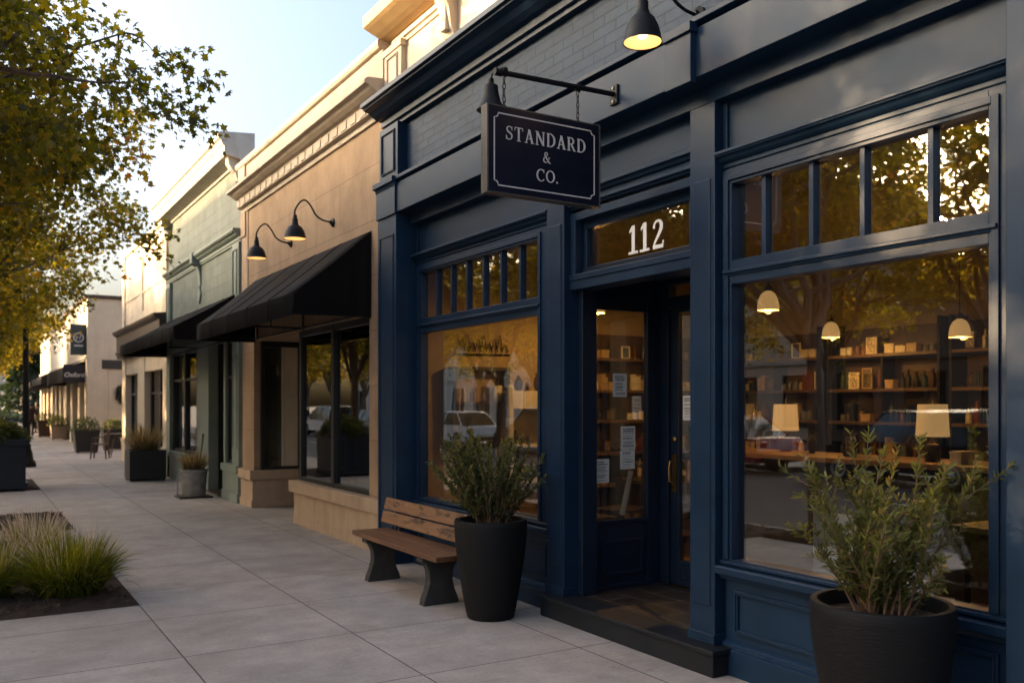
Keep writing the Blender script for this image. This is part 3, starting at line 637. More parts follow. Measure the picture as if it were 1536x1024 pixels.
# door at the back of the recess
dr = MB(); X0, X1 = 4.955, 5.0
dr.box(4.93, 5.02, 5.60, 5.70, .163, 2.665); dr.box(4.93, 5.02, 4.86, 4.93, .163, 2.665); dr.box(4.93, 5.02, 4.93, 5.60, 2.44, 2.53); dr.box(4.93, 5.02, 4.93, 5.60, 2.63, 2.665)
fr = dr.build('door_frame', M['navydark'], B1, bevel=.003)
MB().box(4.97, 4.978, 4.93, 5.60, 2.53, 2.63).build('pane', M['glass'], fr)
dd = MB().box(X0, X1, 5.50, 5.597, .175, 2.437); dd.box(X0, X1, 4.933, 5.01, .175, 2.437); dd.box(X0, X1, 5.01, 5.50, .175, .375); dd.box(X0, X1, 5.01, 5.50, 2.40, 2.437)
rect_mould(dd, X0, 5.06, 5.44, .215, .335, .02, .01)
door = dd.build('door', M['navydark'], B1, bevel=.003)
MB().box(4.975, 4.983, 5.01, 5.50, .375, 2.40).build('pane', M['glass'], door)
h = MB().box(4.945, 4.956, 5.522, 5.572, .93, 1.24); h.tube([(4.95, 5.547, 1.19), (4.905, 5.547, 1.18), (4.893, 5.547, 1.12), (4.90, 5.547, 1.02), (4.95, 5.547, .97)], .011); h.lathe([(0, 0), (.025, 0), (.025, .012), (.012, .02), (0, .02)], (4.955, 5.547, 1.36), 14, Matrix.Rotation(R(-90), 3, 'Y'))
h.build('handle', M['brass'], door, smooth=True)
# notices taped to the glass
def notice(mk, label, seed):
    """mk(u,v,d)->world point on the glass, u,v 0..1"""
    rng = random.Random(seed)
    def q(mb, u0, u1, v0, v1, d0, d1):
        vs = [mk(u, v, d) for d in (d0, d1) for v in (v0, v1) for u in (u0, u1)]
        mb.add(vs, [(0, 1, 3, 2), (4, 6, 7, 5), (0, 4, 5, 1), (1, 5, 7, 3), (3, 7, 6, 2), (2, 6, 4, 0)])
    m = MB(); q(m, 0, 1, 0, 1, 0, .0008)
    c = mk(.5, 0, 0); o = tag(m.build('notice', M['paper'], origin=c), label, 'notice', 'notices taped to the door glass')
    t = MB(); v = .9
    while v > .08:
        hgt = rng.choice((.018, .018, .03, .05)) if v < .8 else .05
        x = .12+rng.uniform(0, .08); e = .88-rng.uniform(0, .25)
        while x < e:
            wd = rng.uniform(.04, .13); q(t, x, min(x+wd, .9), v-hgt, v, .0009, .0012); x += wd+.03
        v -= hgt+rng.choice((.03, .03, .04, .09))
    t.build('print', M['ink'], o)
def onside(x0, x1, z0, z1): return lambda u, v, d: (x0+(x1-x0)*u, 5.7325-d, z0+(z1-z0)*v)
notice(onside(4.46, 4.60, 1.71, 1.90), 'white notice with large print high on the glass beside the shop door', 3)
notice(onside(4.54, 4.69, 1.28, 1.47), 'white notice at mid height on the glass beside the shop door, directly above another sheet', 4)
notice(onside(4.535, 4.685, 1.12, 1.275), 'short white sheet taped just under the mid height notice beside the shop door', 5)
notice(onside(4.26, 4.42, 1.02, 1.21), 'lowest white notice at the left edge of the glass beside the shop door', 6)
notice(lambda u, v, d: (4.9745-d, 5.47-.12*u, 1.52+.2*v), 'white notice on the glass of the door itself next to its handle', 7)
st = MB(); st.tube([(4.60, 5.79, .74), (4.68, 5.775, 1.10)], [.022, .02], 12)
tag(st.build('paper_roll', M['paper'], origin=(4.60, 5.79, .74), smooth=True), 'white rolled paper leaning behind the glass beside the shop door', 'paper roll')
# cream parapet over the navy cornice
cp = MB().box(3.90, 4.1, YE, YW, 4.86, 5.60)
cp.build('parapet_wall', M['cream'], B1)
c2 = MB().box(3.84, 3.901, 8.50, 8.93, 4.85, 5.42); rect_mould(c2, 3.84, 8.58, 8.85, 4.98, 5.34, .02, .012); c2.box(3.825, 3.90, 8.48, 8.945, 5.38, 5.45)
c2.build('parapet_pier', M['cream'], B1, bevel=.005)
MB().extr(ledge(3.90, 5.42, 5.50, .06), YE, 8.47).build('moulding', M['cream'], B1, bevel=.003)
for y in (7.45, 3.6):
    b = MB().extr([(3.90, 5.06), (3.86, 5.08), (3.83, 5.16), (3.80, 5.34), (3.74, 5.48), (3.72, 5.57), (3.90, 5.57)], y-.10, y+.10)
    b.box(3.79, 3.87, y-.05, y+.05, 5.14, 5.36); b.build('bracket', M['cream'], B1, bevel=.004)
MB().extr([(3.90, 5.57), (3.80, 5.58), (3.74, 5.60), (3.64, 5.64), (3.60, 5.66), (3.60, 5.78), (3.63, 5.81), (4.1, 5.83)], YE, YW).build('parapet_cornice', M['ochre'], B1, bevel=.004)

# ------------------------------------------------------------------ hanging sign with bracket
SG = thing('sign_bracket', 'black iron arm bolted to the navy fascia that carries the hanging sign', 'bracket', (3.77, 4.82, 3.75))
MB().tube([(3.76, 4.82, 3.76), (2.82, 4.82, 3.735)], .017, 12).lathe([(0, 0), (.024, 0), (.024, .05), (0, .05)], (2.815, 4.82, 3.734), 12, Matrix.Rotation(R(90), 3, 'Y')).build('arm', M['blacksteel'], SG, smooth=True)
MB().box(3.752, 3.772, 4.78, 4.86, 3.69, 3.82).build('wall_plate', M['blacksteel'], SG, bevel=.004)
builds([MB().lathe([(0, 0), (.010, 0), (.010, .008), (0, .008)], (3.752, 4.82, z), 8, Matrix.Rotation(R(-90), 3, 'Y')) for z in (3.71, 3.80)], 'bolt', M['galv'], SG)
HS = thing('hanging_sign', 'dark navy hanging sign board with pale serif lettering and a notched border', 'shop sign', (3.18, 4.82, 2.97))
bx0, bx1, bz0, bz1 = 2.74, 3.615, 2.965, 3.515
MB().box(bx0+.004, bx1-.004, 4.783, 4.857, bz0+.004, bz1-.004).build('board', M['signblue'], HS, bevel=.003)
e = MB().box(bx0, bx0+.012, 4.7815, 4.8585, bz0, bz1).box(bx1-.012, bx1, 4.7815, 4.8585, bz0, bz1).box(bx0+.012, bx1-.012, 4.7815, 4.8585, bz0, bz0+.008).box(bx0+.012, bx1-.012, 4.7815, 4.8585, bz1-.008, bz1)
e.build('edge_band', M['signside'], HS, bevel=.001)
L = Letters(lambda x, z, d: (x, 4.7826-d, z), .002)
cx = (bx0+bx1)/2
for wd_, dx_, z_, h_, g_ in (('STANDARD', .005, 3.352, .088, .13), ('&', .005, 3.237, .072, .1), ('CO.', .012, 3.118, .078, .12)):
    L = Letters(lambda x, z, d: (x, 4.7826-d, z), .002); L.text(wd_, cx+dx_, z_, h_, gap=g_); L.mb.build('lettering', M['letter'], HS)
L = Letters(lambda x, z, d: (x, 4.7826-d, z), .0015)
a0, a1, c0, c1, k = bx0+.052, bx1-.052, bz0+.05, bz1-.05, .028
P = [(a0, c0+k), (a0+k*.55, c0+k*.9), (a0+k*.9, c0+k*.55), (a0+k, c0), (a1-k, c0), (a1-k*.9, c0+k*.55), (a1-k*.55, c0+k*.9), (a1, c0+k), (a1, c1-k), (a1-k*.55, c1-k*.9), (a1-k*.9, c1-k*.55), (a1-k, c1), (a0+k, c1), (a0+k*.9, c1-k*.55), (a0+k*.55, c1-k*.9), (a0, c1-k)]
L.ribbon(P, .0085, True); L.mb.build('border', M['letter'], HS)
def link_chain(x, z0, z1):
    mb = MB(); n = max(3, int((z1-z0)/.035)); hh = (z1-z0)/n
    for i in range(n):
        c = Vector((x, 4.82, z0+hh*(i+.5))); pts = []
        for a in range(0, 361, 30):
            p, q = math.cos(R(a))*.009, math.sin(R(a))*hh*.62
            pts.append(c+(Vector((p, 0, q)) if i % 2 else Vector((0, p, q))))
        mb.tube(pts, .0035, 6, False)
    mb.tube([(x-.02, 4.82, z1), (x, 4.82, z1+.012), (x+.02, 4.82, z1)], .006, 6); mb.box(x-.009, x+.009, 4.811, 4.829, z0-.012, z0+.02)
    mb.lathe([(.018, -.016), (.022, -.016), (.022, .016), (.018, .016)], (x, 4.82, 3.752), 12, Matrix.Rotation(R(90), 3, 'Y'))
    mb.build('chain', M['blacksteel'], HS, smooth=True)
link_chain(2.885, 3.512, 3.715); link_chain(3.455, 3.512, 3.725)
# bell lamp hung from the arm's tip
BL = thing('bell_lamp', 'small black bell-shaped lamp hanging behind the outer end of the sign', 'lamp', (2.835, 4.90, 3.50))
MB().lathe([(0, .20), (.018, .20), (.022, .17), (.045, .155), (.052, .10), (.066, .05), (.088, .012), (.092, .0), (.086, .0), (.062, .05), (.048, .10), (.04, .145), (0, .15)], (2.835, 4.90, 3.515), 24).build('lamp_shade', M['blacksteel'], BL, smooth=True)
MB().lathe([(0, .1), (.02, .09), (.028, .06), (.02, .03), (0, .02)], (2.835, 4.90, 3.515), 16).build('bulb', M['bulb'], BL, smooth=True)
MB().tube([(2.835, 4.90, 3.71), (2.833, 4.87, 3.745), (2.83, 4.835, 3.745)], .006, 8).build('hook', M['blacksteel'], BL, smooth=True)

# ------------------------------------------------------------------ gooseneck wall lamps
def gooseneck(loc, label, out=.47, drop=.25, rim=.12, lit=True):
    """wall plate at loc on a wall facing -X"""
    t = thing('wall_lamp', label, 'wall lamp', loc, 'gooseneck wall lamps')
    X, Y, Z = loc
    MB().lathe([(0, 0), (.055, 0), (.055, .018), (.03, .03), (.02, .05), (0, .05)], loc, 20, Matrix.Rotation(R(-90), 3, 'Y')).build('wall_plate', M['blacksteel'], t, smooth=True)
    pts = []; ctrl = [(0, 0), (-.12, .01), (-.22, .06), (-.29, .17), (-.36, .235), (-.43, .20), (-out, .10), (-out, .02)]
    for i in range(len(ctrl)-1):
        p0 = ctrl[max(i-1, 0)]; p1 = ctrl[i]; p2 = ctrl[i+1]; p3 = ctrl[min(i+2, len(ctrl)-1)]
        for k in range(4):
            u = k/4; pts.append(tuple(.5*(2*p1[j]+(p2[j]-p0[j])*u+(2*p0[j]-5*p1[j]+4*p2[j]-p3[j])*u*u+(3*p1[j]-p0[j]-3*p2[j]+p3[j])*u**3) for j in (0, 1)))
    pts.append(ctrl[-1])
    MB().tube([(X+a, Y, Z+b) for a, b in pts], .0105, 10).build('arm', M['blacksteel'], t, smooth=True)
    c = (X-out, Y, Z-drop)
    s = rim/.12
    MB().lathe([(0, .29), (.022, .29), (.026, .25), (.034, .24), (.036, .19), (.042, .18), (.046, .165), (.075*s, .14), (.10*s, .09), (.113*s, .04), (.12*s, 0), (.1235*s, -.004)], c, 32).lathe([(.1235*s, -.004), (.117*s, 0)], c, 32).build('lamp_shade', M['blacksteel'], t, smooth=True)
    MB().lathe([(.117*s, 0), (.109*s, .04), (.096*s, .09), (.07*s, .135), (.04, .155), (0, .157)], c, 32).build('shade_lining', M['enamel'], t, smooth=True, recalc=False)
    MB().lathe([(0, .02), (.022, .026), (.034, .05), (.03, .08), (.018, .11), (.016, .15)], c, 16).build('bulb', M['bulb'], t, smooth=True)
    if lit:
        l = bpy.data.lights.new('lamp_glow', 'POINT'); l.energy = .09; l.color = (1, .55, .2); l.shadow_soft_size = .02
        lo = bpy.data.objects.new('lamp_glow', l); COL.objects.link(lo); lo.parent = t; lo.location = (-out, 0, -drop+.005)
    return t
gooseneck((3.90, 4.135, 4.07), 'black gooseneck lamp on the navy brick frieze above the sign', .46, .26, .115)
gooseneck((3.90, 10.67, 3.92), 'nearer of the two black gooseneck lamps over the long awning', .49, .25, .135)
gooseneck((3.90, 12.37, 3.92), 'farther of the two black gooseneck lamps over the long awning', .49, .25, .135)
# ------------------------------------------------------------------ tan shop (Y 8.95..15)
bl = M['blackframe']
B2 = thing('shop_building', 'tan stucco shop with pale stone cornice and long black awning', 'building', (3.9, 12, 0))
wl = MB(); wl.box(3.90, 4.1, 8.955, 14.99, 2.66, 5.03); wl.box(3.90, 4.15, 8.955, 9.50, .05, 2.66); wl.box(3.90, 4.1, 14.30, 14.99, .60, 2.66)
wl.build('wall', M['tan'], B2)
sh = MB(); sh.box(4.1, 9, 14.80, 14.99, 0, 5.0); sh.box(8.8, 9, 8.96, 14.8, 0, 5.0); sh.box(4.1, 8.8, 8.956, 9.0, 0, 4.9); sh.box(4.1, 8.8, 9.0, 14.8, 3.2, 3.35); sh.box(4.6, 8.8, 9.0, 14.8, -.05, .02)
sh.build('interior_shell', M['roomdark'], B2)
builds([MB().box(3.87, 4.12, 8.955, 12.16, 0, .44).box(3.86, 4.12, 8.957, 12.17, 0, .12).box(4.12, 4.7, 12.10, 12.16, 0, .44), MB().box(3.87, 4.70, 14.28, 14.99, 0, .44).box(3.85, 4.70, 14.26, 14.992, 0, .12)], 'plinth', M['tanstone'], B2, bevel=.006)
builds([MB().box(3.81, 4.13, 8.954, 12.22, .44, .60).box(4.13, 4.7, 12.05, 12.2, .44, .6), MB().box(3.82, 4.70, 14.23, 14.994, .44, .60)], 'sill', M['tanstone'], B2, bevel=.008)
# bay window
f = MB(); f.box(3.93, 4.02, 9.50, 9.57, .60, 2.66); f.box(3.93, 4.02, 12.02, 12.12, .60, 2.66); f.box(3.925, 4.02, 10.73, 10.83, .60, 2.66)
f.box(3.93, 4.02, 9.57, 12.02, .60, .655); f.box(3.93, 4.02, 9.57, 12.02, 2.58, 2.66)
f.box(4.02, 4.65, 12.06, 12.12, .60, .655); f.box(4.02, 4.65, 12.06, 12.12, 2.58, 2.66); f.box(4.6, 4.68, 12.05, 12.12, .02, 2.66)
wn = f.build('display_window', bl, B2, bevel=.004)
builds([(3.97, 3.978, 9.56, 12.03, .65, 2.59), (4.02, 4.61, 12.085, 12.093, .65, 2.59)], 'pane', M['glassdark'], wn)
# far side of the entry recess, a window facing us
f = MB(); f.box(4.0, 4.06, 14.23, 14.31, .60, 2.66); f.box(4.60, 4.68, 14.23, 14.31, .60, 2.66); f.box(4.06, 4.60, 14.23, 14.31, .60, .65); f.box(4.06, 4.60, 14.23, 14.31, 2.57, 2.66)
wn = f.build('display_window', bl, B2, bevel=.004)
MB().box(4.05, 4.35, 14.265, 14.273, .64, 2.58).build('pane', M['glassdark'], wn); MB().box(4.375, 4.60, 14.255, 14.30, .65, 2.57).build('infill_panel', M['beige'], wn); MB().box(4.34, 4.378, 14.24, 14.31, .65, 2.57).build('mullion', M['lightstone'], wn)
MB().box(4.31, 4.37, 14.38, 14.46, .3, 2.7).build('column', M['beige'], B2); MB().box(4.1, 4.62, 14.5, 14.55, .6, 2.7).build('screen_panel', M['beige'], B2)
d = MB(); d.box(4.66, 4.74, 12.12, 12.30, .02, 2.66); d.box(4.66, 4.74, 14.12, 14.24, .02, 2.66); d.box(4.66, 4.74, 12.3, 14.12, 2.35, 2.66); d.box(4.68, 4.72, 12.3, 14.12, .02, .3); d.box(4.68, 4.72, 12.3, 12.42, .3, 2.35); d.box(4.68, 4.72, 13.98, 14.12, .3, 2.35); d.box(4.68, 4.72, 13.15, 13.27, .3, 2.35)
dr = d.build('door', bl, B2); MB().box(4.695, 4.703, 12.42, 13.98, .3, 2.35).build('pane', M['glassdark'], dr)
MB().box(4.1, 4.7, 12.1, 14.3, 2.66, 2.72).build('recess_ceiling', M['tanstone'], B2)
co = MB().extr([(3.90, 4.80), (3.87, 4.80), (3.86, 4.86), (3.80, 4.87), (3.80, 5.0), (3.79, 5.01), (3.75, 5.02), (3.70, 5.05), (3.67, 5.08), (3.62, 5.09), (3.62, 5.13), (3.66, 5.16), (3.90, 5.18)], 8.953, 14.95)
co.build('cornice', M['lightstone'], B2, bevel=.003)
builds([(3.789, 3.801, 9.05+.3*i, 9.22+.3*i, 4.885, 4.985) for i in range(20)], 'dentil', M['lightstone'], B2)
pa = MB().box(3.83, 4.1, 8.953, 14.95, 5.18, 5.50); pa.extr([(4.12, 5.50), (3.79, 5.50), (3.77, 5.53), (3.77, 5.58), (3.80, 5.60), (4.12, 5.60)], 8.952, 14.96)
pa.box(3.80, 3.831, 14.5, 14.9, 5.18, 5.50); pa.build('parapet', M['lightstone'], B2, bevel=.004)
MB().box(3.885, 3.90, 14.62, 14.985, 2.66, 4.80).box(3.86, 3.885, 14.7, 14.98, 4.4, 4.8).build('corner_strip', M['tanstone'], B2, bevel=.004)

def awning(label, y0, y1, zt, zb, zv, xf, m, xw=3.895, valley=None):
    """sloped canvas from the wall (zt) to the front edge (zb) with a drop valance to zv and closed ends"""
    t = thing('awning', label, 'awning', (xw, (y0+y1)/2, zv))
    cv = MB(); th = .012
    n = 14; vs = []; fs = []
    for i in range(n+1):
        y = y0+(y1-y0)*i/n; s = .012*math.sin(i/n*math.pi*4)
        for j in range(5):
            q = j/4; sag = -.02*math.sin(q*math.pi)+s*math.sin(q*math.pi)
            vs.append((xw+(xf-xw)*q, y, zt+(zb-zt)*q+sag))
        vs.append((xf-.004, y, zv))
    for i in range(n):
        for j in range(5): a = i*6+j; fs.append((a, a+1, a+7, a+6))
    cv.add(vs, fs); c = cv.build('canopy', m, t, smooth=True, angle=25)
    sd_ = c.modifiers.new('thick', 'SOLIDIFY'); sd_.thickness = th; sd_.offset = -1
    ns_ = max(2, round((y1-y0)/.95))
    for i in range(1, ns_):
        y = y0+(y1-y0)*i/ns_; s = .012*math.sin(i/ns_*math.pi*4)
        MB().tube([(xw+(xf-xw)*q-.002, y, zt+(zb-zt)*q+(s-.02)*math.sin(q*math.pi)+.003) for q in (0, .25, .5, .75, 1)]+[(xf-.006, y, zv+.004)], .0045, 6).build('seam', m, t, smooth=True)
    for y in (y0+.006, y1-.006):
        en = MB(); P = [(xw, zt-.02), (xf+.012, zb-.014), (xf+.012, zv), (xw, zv+.01)]
        en.extr(P, y-.004, y+.004); en.build('end_panel', m, t)
    fr = MB()
    for y in (y0+.15, (y0+y1)/2, y1-.15):
        fr.tube([(xw, y, zt-.05), (xf+.03, y, zb-.04)], .012, 8); fr.tube([(xw, y, zv+.06), (xf+.03, y, zv+.06)], .012, 8); fr.tube([(xf+.03, y, zb-.04), (xf+.03, y, zv+.06)], .012, 8)
        fr.tube([(xw-.01, y, zt-.06), (xw-.01, y, zv+.04)], .012, 8); fr.tube([((xw+xf)/2, y, (zt+zb)/2-.06), ((xw+xf)/2, y, zv+.06)], .01, 8)
    fr.tube([(xf+.03, y0+.02, zv+.06), (xf+.03, y1-.02, zv+.06)], .012, 8); fr.tube([(xw-.03, y0+.02, zv+.06), (xw-.03, y1-.02, zv+.06)], .012, 8)
    fr.build('frame', M['blacksteel'], t, smooth=True); return t
awning('long black canvas awning over the tan shopfront, nearest of the awnings', 9.43, 14.2, 3.61, 2.86, 2.62, 3.0, M['awning'])
awning('black canvas awning with a pale faded front edge over the sage shopfront', 15.25, 21.3, 3.53, 2.93, 2.70, 2.86, M['awning'])

# ------------------------------------------------------------------ sage building (Y 15..21.3)
sg, stm = M['sage'], M['sagetrim']
B3 = thing('shop_building', 'sage green painted block shop with deep overhanging pale top cornice', 'building', (3.9, 18, 0))
MB().box(3.90, 4.1, 15.0, 21.35, 2.85, 5.80).build('wall', sg, B3)
sh = MB(); sh.box(4.1, 9, 21.2, 21.35, 0, 5.8); sh.box(4.1, 9, 15.0, 15.1, 0, 5.8); sh.box(8.8, 9, 15.1, 21.2, 0, 5.8); sh.box(4.1, 8.8, 15.1, 21.2, 3.3, 3.45); sh.box(4.1, 8.8, 15.1, 21.2, -.05, .02)
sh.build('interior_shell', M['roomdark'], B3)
co = MB().extr([(4.1, 5.68), (3.86, 5.68), (3.85, 5.72), (3.62, 5.76), (3.60, 5.80), (3.60, 5.90), (3.57, 5.93), (3.54, 6.0), (3.50, 6.02), (3.50, 6.10), (3.53, 6.13), (4.1, 6.18)], 14.97, 21.36)
co.build('cornice', M['sagepale'], B3, bevel=.004)
for y in (15.15, 21.1):
    MB().extr([(3.90, 5.35), (3.84, 5.38), (3.80, 5.5), (3.74, 5.56), (3.68, 5.66), (3.68, 5.74), (3.90, 5.74)], y-.09, y+.09).build('bracket', M['sagepale'], B3, bevel=.004)
MB().extr(crown(3.90, 4.36, 4.58, .16), 15.0, 21.35).build('middle_cornice', stm, B3, bevel=.003)
kb = MB().extr([(3.90, 3.95), (3.88, 3.97), (3.86, 4.2), (3.83, 4.35), (3.72, 4.40), (3.71, 4.6), (3.90, 4.6)], 18.05, 18.25)
vs = [(3.868, 18.15, 3.62), (3.868, 18.28, 3.80), (3.868, 18.15, 3.98), (3.868, 18.02, 3.80)]; kb.add([(3.901, a, b) for _, a, b in vs]+vs, [(0, 1, 2, 3), (4, 7, 6, 5), (0, 4, 5, 1), (1, 5, 6, 2), (2, 6, 7, 3), (3, 7, 4, 0)])
kb.build('keystone_bracket', stm, B3, bevel=.003)
pl = MB(); pl.box(3.84, 4.06, 15.02, 15.45, .60, 4.36); pl.box(3.84, 4.06, 20.95, 21.34, .02, 4.36)
pl.box(3.80, 4.08, 15.0, 16.1, .50, .62); pl.box(3.83, 4.08, 15.01, 16.08, 0, .50); pl.box(3.81, 4.08, 15.005, 16.09, 0, .16)
rect_mould(pl, 3.84, 15.10, 15.37, 2.9, 4.25, .02, .012); rect_mould(pl, 3.84, 15.10, 15.37, .9, 2.5, .02, .012); rect_mould(pl, 3.84, 21.0, 21.28, 3.4, 4.25, .02, .012)
pl.box(3.80, 4.08, 18.45, 21.25, .50, .62); pl.box(3.84, 4.08, 18.45, 21.25, 0, .50); pl.box(3.9, 4.08, 17.55, 18.45, .0, 2.85); pl.box(3.86, 3.90, 17.65, 18.4, .62, .66)
pl.box(3.88, 4.08, 17.38, 17.56, 0, 2.85); pl.box(3.88, 4.08, 16.08, 16.2, 0.62, 2.85); pl.box(3.88, 4.08, 15.45, 15.52, .62, 2.85); pl.box(3.86, 4.06, 15.45, 20.95, 2.78, 2.86)
pl.build('pilaster', stm, B3, bevel=.005)
f = MB()
for a, b in ((18.5, 18.60), (19.68, 19.82), (20.88, 20.95)): f.box(3.92, 4.03, a, b, .62, 2.78)
f.box(3.93, 4.03, 18.6, 20.88, .62, .68); f.box(3.93, 4.03, 18.6, 20.88, 2.72, 2.78); f.box(3.93, 4.03, 18.6, 20.88, 2.14, 2.19)
wn = f.build('display_window', bl, B3, bevel=.004); MB().box(3.975, 3.983, 18.6, 20.88, .68, 2.72).build('pane', M['glassdark'], wn)
f = MB(); f.box(3.92, 4.03, 15.52, 15.58, .62, 2.78); f.box(3.92, 4.03, 16.02, 16.08, .62, 2.78); f.box(3.93, 4.03, 15.58, 16.02, .62, .68); f.box(3.93, 4.03, 15.58, 16.02, 2.72, 2.78); f.box(3.93, 4.03, 15.58, 16.02, 2.10, 2.15)
wn = f.build('sidelight_window', bl, B3, bevel=.004); MB().box(3.975, 3.983, 15.58, 16.02, .68, 2.72).build('pane', M['glassdark'], wn)
f = MB(); f.box(4.18, 4.26, 16.2, 16.34, .03, 2.78); f.box(4.18, 4.26, 17.24, 17.38, .03, 2.78); f.box(4.18, 4.26, 16.34, 17.24, 2.08, 2.18); f.box(4.18, 4.26, 16.34, 17.24, 2.7, 2.78); f.box(4.06, 4.2, 16.14, 16.2, .03, 2.8); f.box(4.06, 4.2, 17.38, 17.44, .03, 2.8)
df = f.build('door_frame', bl, B3, bevel=.004); MB().box(4.21, 4.218, 16.34, 17.24, 2.18, 2.7).build('pane', M['glassdark'], df)
f = MB(); f.box(4.20, 4.245, 16.345, 16.48, .04, 2.075); f.box(4.20, 4.245, 17.10, 17.235, .04, 2.075); f.box(4.20, 4.245, 16.48, 17.10, .04, .36); f.box(4.20, 4.245, 16.48, 17.10, 1.96, 2.075)
dr = f.build('door', bl, B3, bevel=.004); MB().box(4.217, 4.225, 16.48, 17.1, .36, 1.96).build('pane', M['glassdark'], dr)
MB().tube([(4.19, 17.16, .9), (4.14, 17.16, .92), (4.14, 17.16, 1.2), (4.19, 17.16, 1.22)], .012).build('handle', M['brass'], dr, smooth=True)
MB().box(3.84, 4.3, 16.1, 17.5, 0, .03).build('threshold', M['darkwood'], B3)

# ------------------------------------------------------------------ cream block building (Y 21.35..28.3)
B4 = thing('shop_building', 'cream block building with brown wooden band over beige pillars', 'building', (3.9, 25, 0))
MB().box(3.90, 4.1, 21.36, 28.3, 2.95, 5.86).box(4.1, 9, 28.1, 28.3, 0, 5.86).box(4.1, 9, 21.36, 21.5, 0, 5.86).box(8.8, 9, 21.5, 28.1, 0, 5.86).build('wall', M['b4wall'], B4)
MB().extr([(4.12, 5.86), (3.86, 5.86), (3.84, 5.90), (3.84, 5.97), (4.12, 5.99)], 21.37, 28.32).build('coping', M['lightstone'], B4, bevel=.004)
MB().box(3.85, 3.9, 21.40, 21.9, 2.95, 5.86).box(3.87, 3.9, 24.8, 25.0, 4.1, 5.5).box(3.86, 3.9, 27.85, 28.3, 2.95, 5.86).box(3.88, 3.90, 21.9, 27.85, 4.55, 4.60).build('pilaster_strip', M['b4wall'], B4, bevel=.004)
bw = MB().extr([(3.90, 2.96), (3.72, 2.96), (3.70, 3.08), (3.66, 3.10), (3.66, 3.13), (3.70, 3.15), (3.70, 3.58), (3.64, 3.62), (3.60, 3.66), (3.58, 3.72), (3.90, 3.75)], 21.40, 28.25)
bw.box(3.695, 3.70, 21.42, 28.22, 3.30, 3.315).build('wooden_band', M['brownwood'], B4, bevel=.004)
cl = MB()
for a, b in ((27.65, 28.28), (24.45, 25.45), (21.38, 21.9)):
    cl.box(3.86, 4.15, a, b, .62, 2.95); cl.box(3.82, 4.2, a-.05, b+.015, .56, .66); cl.box(3.84, 4.18, a-.03, b+.01, 0, .56)
cl.box(3.88, 4.14, 21.9, 27.65, 2.48, 2.95); cl.box(3.90, 4.15, 21.9, 24.45, 0, .45); cl.box(3.90, 4.15, 25.45, 27.65, 0, .25)
cl.build('pillar', M['beige'], B4, bevel=.008)
f = MB()
for a, b in ((25.45, 25.55), (26.5, 26.62), (27.55, 27.65), (21.9, 22.0), (23.1, 23.2), (24.35, 24.45)): f.box(4.02, 4.1, a, b, .25, 2.48)
f.box(4.02, 4.1, 25.55, 27.55, 1.9, 1.96); f.box(4.02, 4.1, 22.0, 24.35, 1.9, 1.96); f.box(4.02, 4.1, 22.0, 24.35, .45, .55); f.box(4.02, 4.1, 25.55, 27.55, .25, .5)
wn = f.build('shop_window', bl, B4); builds([(4.055, 4.063, 25.55, 27.55, .4, 2.48), (4.055, 4.063, 22.0, 24.35, .4, 2.48)], 'pane', M['glassdark'], wn)
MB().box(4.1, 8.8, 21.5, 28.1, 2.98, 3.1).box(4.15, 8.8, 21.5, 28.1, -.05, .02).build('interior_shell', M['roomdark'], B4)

# ------------------------------------------------------------------ beige building beyond the gap, then the far row
def simple_shop(y0, y1, H, m, label, npil, xf=3.9, band=None, sidewall=False):
    b = thing('shop_building', label, 'building', (xf, (y0+y1)/2, 0))
    wl = MB().box(xf, xf+.25, y0, y1, 2.75, H); wl.box(xf+.25, xf+6, y0, y0+.25, 0, H); wl.box(xf+.25, xf+6, y1-.25, y1, 0, H); wl.box(xf+5.75, xf+6, y0, y1, 0, H)
    if sidewall:
        wl.box(xf-.03, xf+.6, y0-.03, y0+.3, 0, 3.4); wl.box(xf+.75, xf+.78, y0-.02, y0, .9, 3.35)
    wl.build('wall', m, b)
    MB().extr([(xf+.3, H), (xf-.06, H), (xf-.1, H+.05), (xf-.1, H+.14), (xf+.3, H+.16)], y0-.02, y1+.0).box(xf+.3, xf+6, y0-.05, y0+.28, H, H+.15).build('coping', M['brownwood'] if band else M['lightstone'], b)
    MB().extr(ledge(xf, 3.35, 3.5, .08), y0-.03, y1).build('string_course', M['lightstone'], b)
    pl = []; f = MB(); pn = []
    st = (y1-y0)/npil
    for i in range(npil+1):
        a = min(max(y0, y0+i*st-.35), y1-.7); pl.append(MB().box(xf-.03, xf+.3, a, a+.7, .5, 2.75).box(xf-.07, xf+.3, a-.03, a+.73, 0, .5))
        if i < npil:
            q0 = y0+i*st+.36; q1 = y0+(i+1)*st-.36
            f.box(xf+.16, xf+.24, q0, q0+.1, .1, 2.75); f.box(xf+.16, xf+.24, q1-.1, q1, .1, 2.75); f.box(xf+.16, xf+.24, (q0+q1)/2-.05, (q0+q1)/2+.05, .1, 2.75); f.box(xf+.16, xf+.24, q0, q1, .05, .4); f.box(xf+.16, xf+.24, q0, q1, 2.1, 2.18)
            pn.append((xf+.19, xf+.2, q0, q1, .4, 2.75))
    builds(pl, 'pillar', M['beige'], b, bevel=.01); w_ = f.build('shop_window', bl, b); builds(pn, 'pane', M['glassdark'], w_)
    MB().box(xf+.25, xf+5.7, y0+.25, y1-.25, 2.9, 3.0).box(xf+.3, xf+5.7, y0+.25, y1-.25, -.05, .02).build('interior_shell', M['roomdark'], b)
    return b
B5 = simple_shop(38.0, 47.0, 5.75, M['beige'], 'beige stucco building whose blank side wall faces the gap with the cafe table', 3, 3.95, True, True)
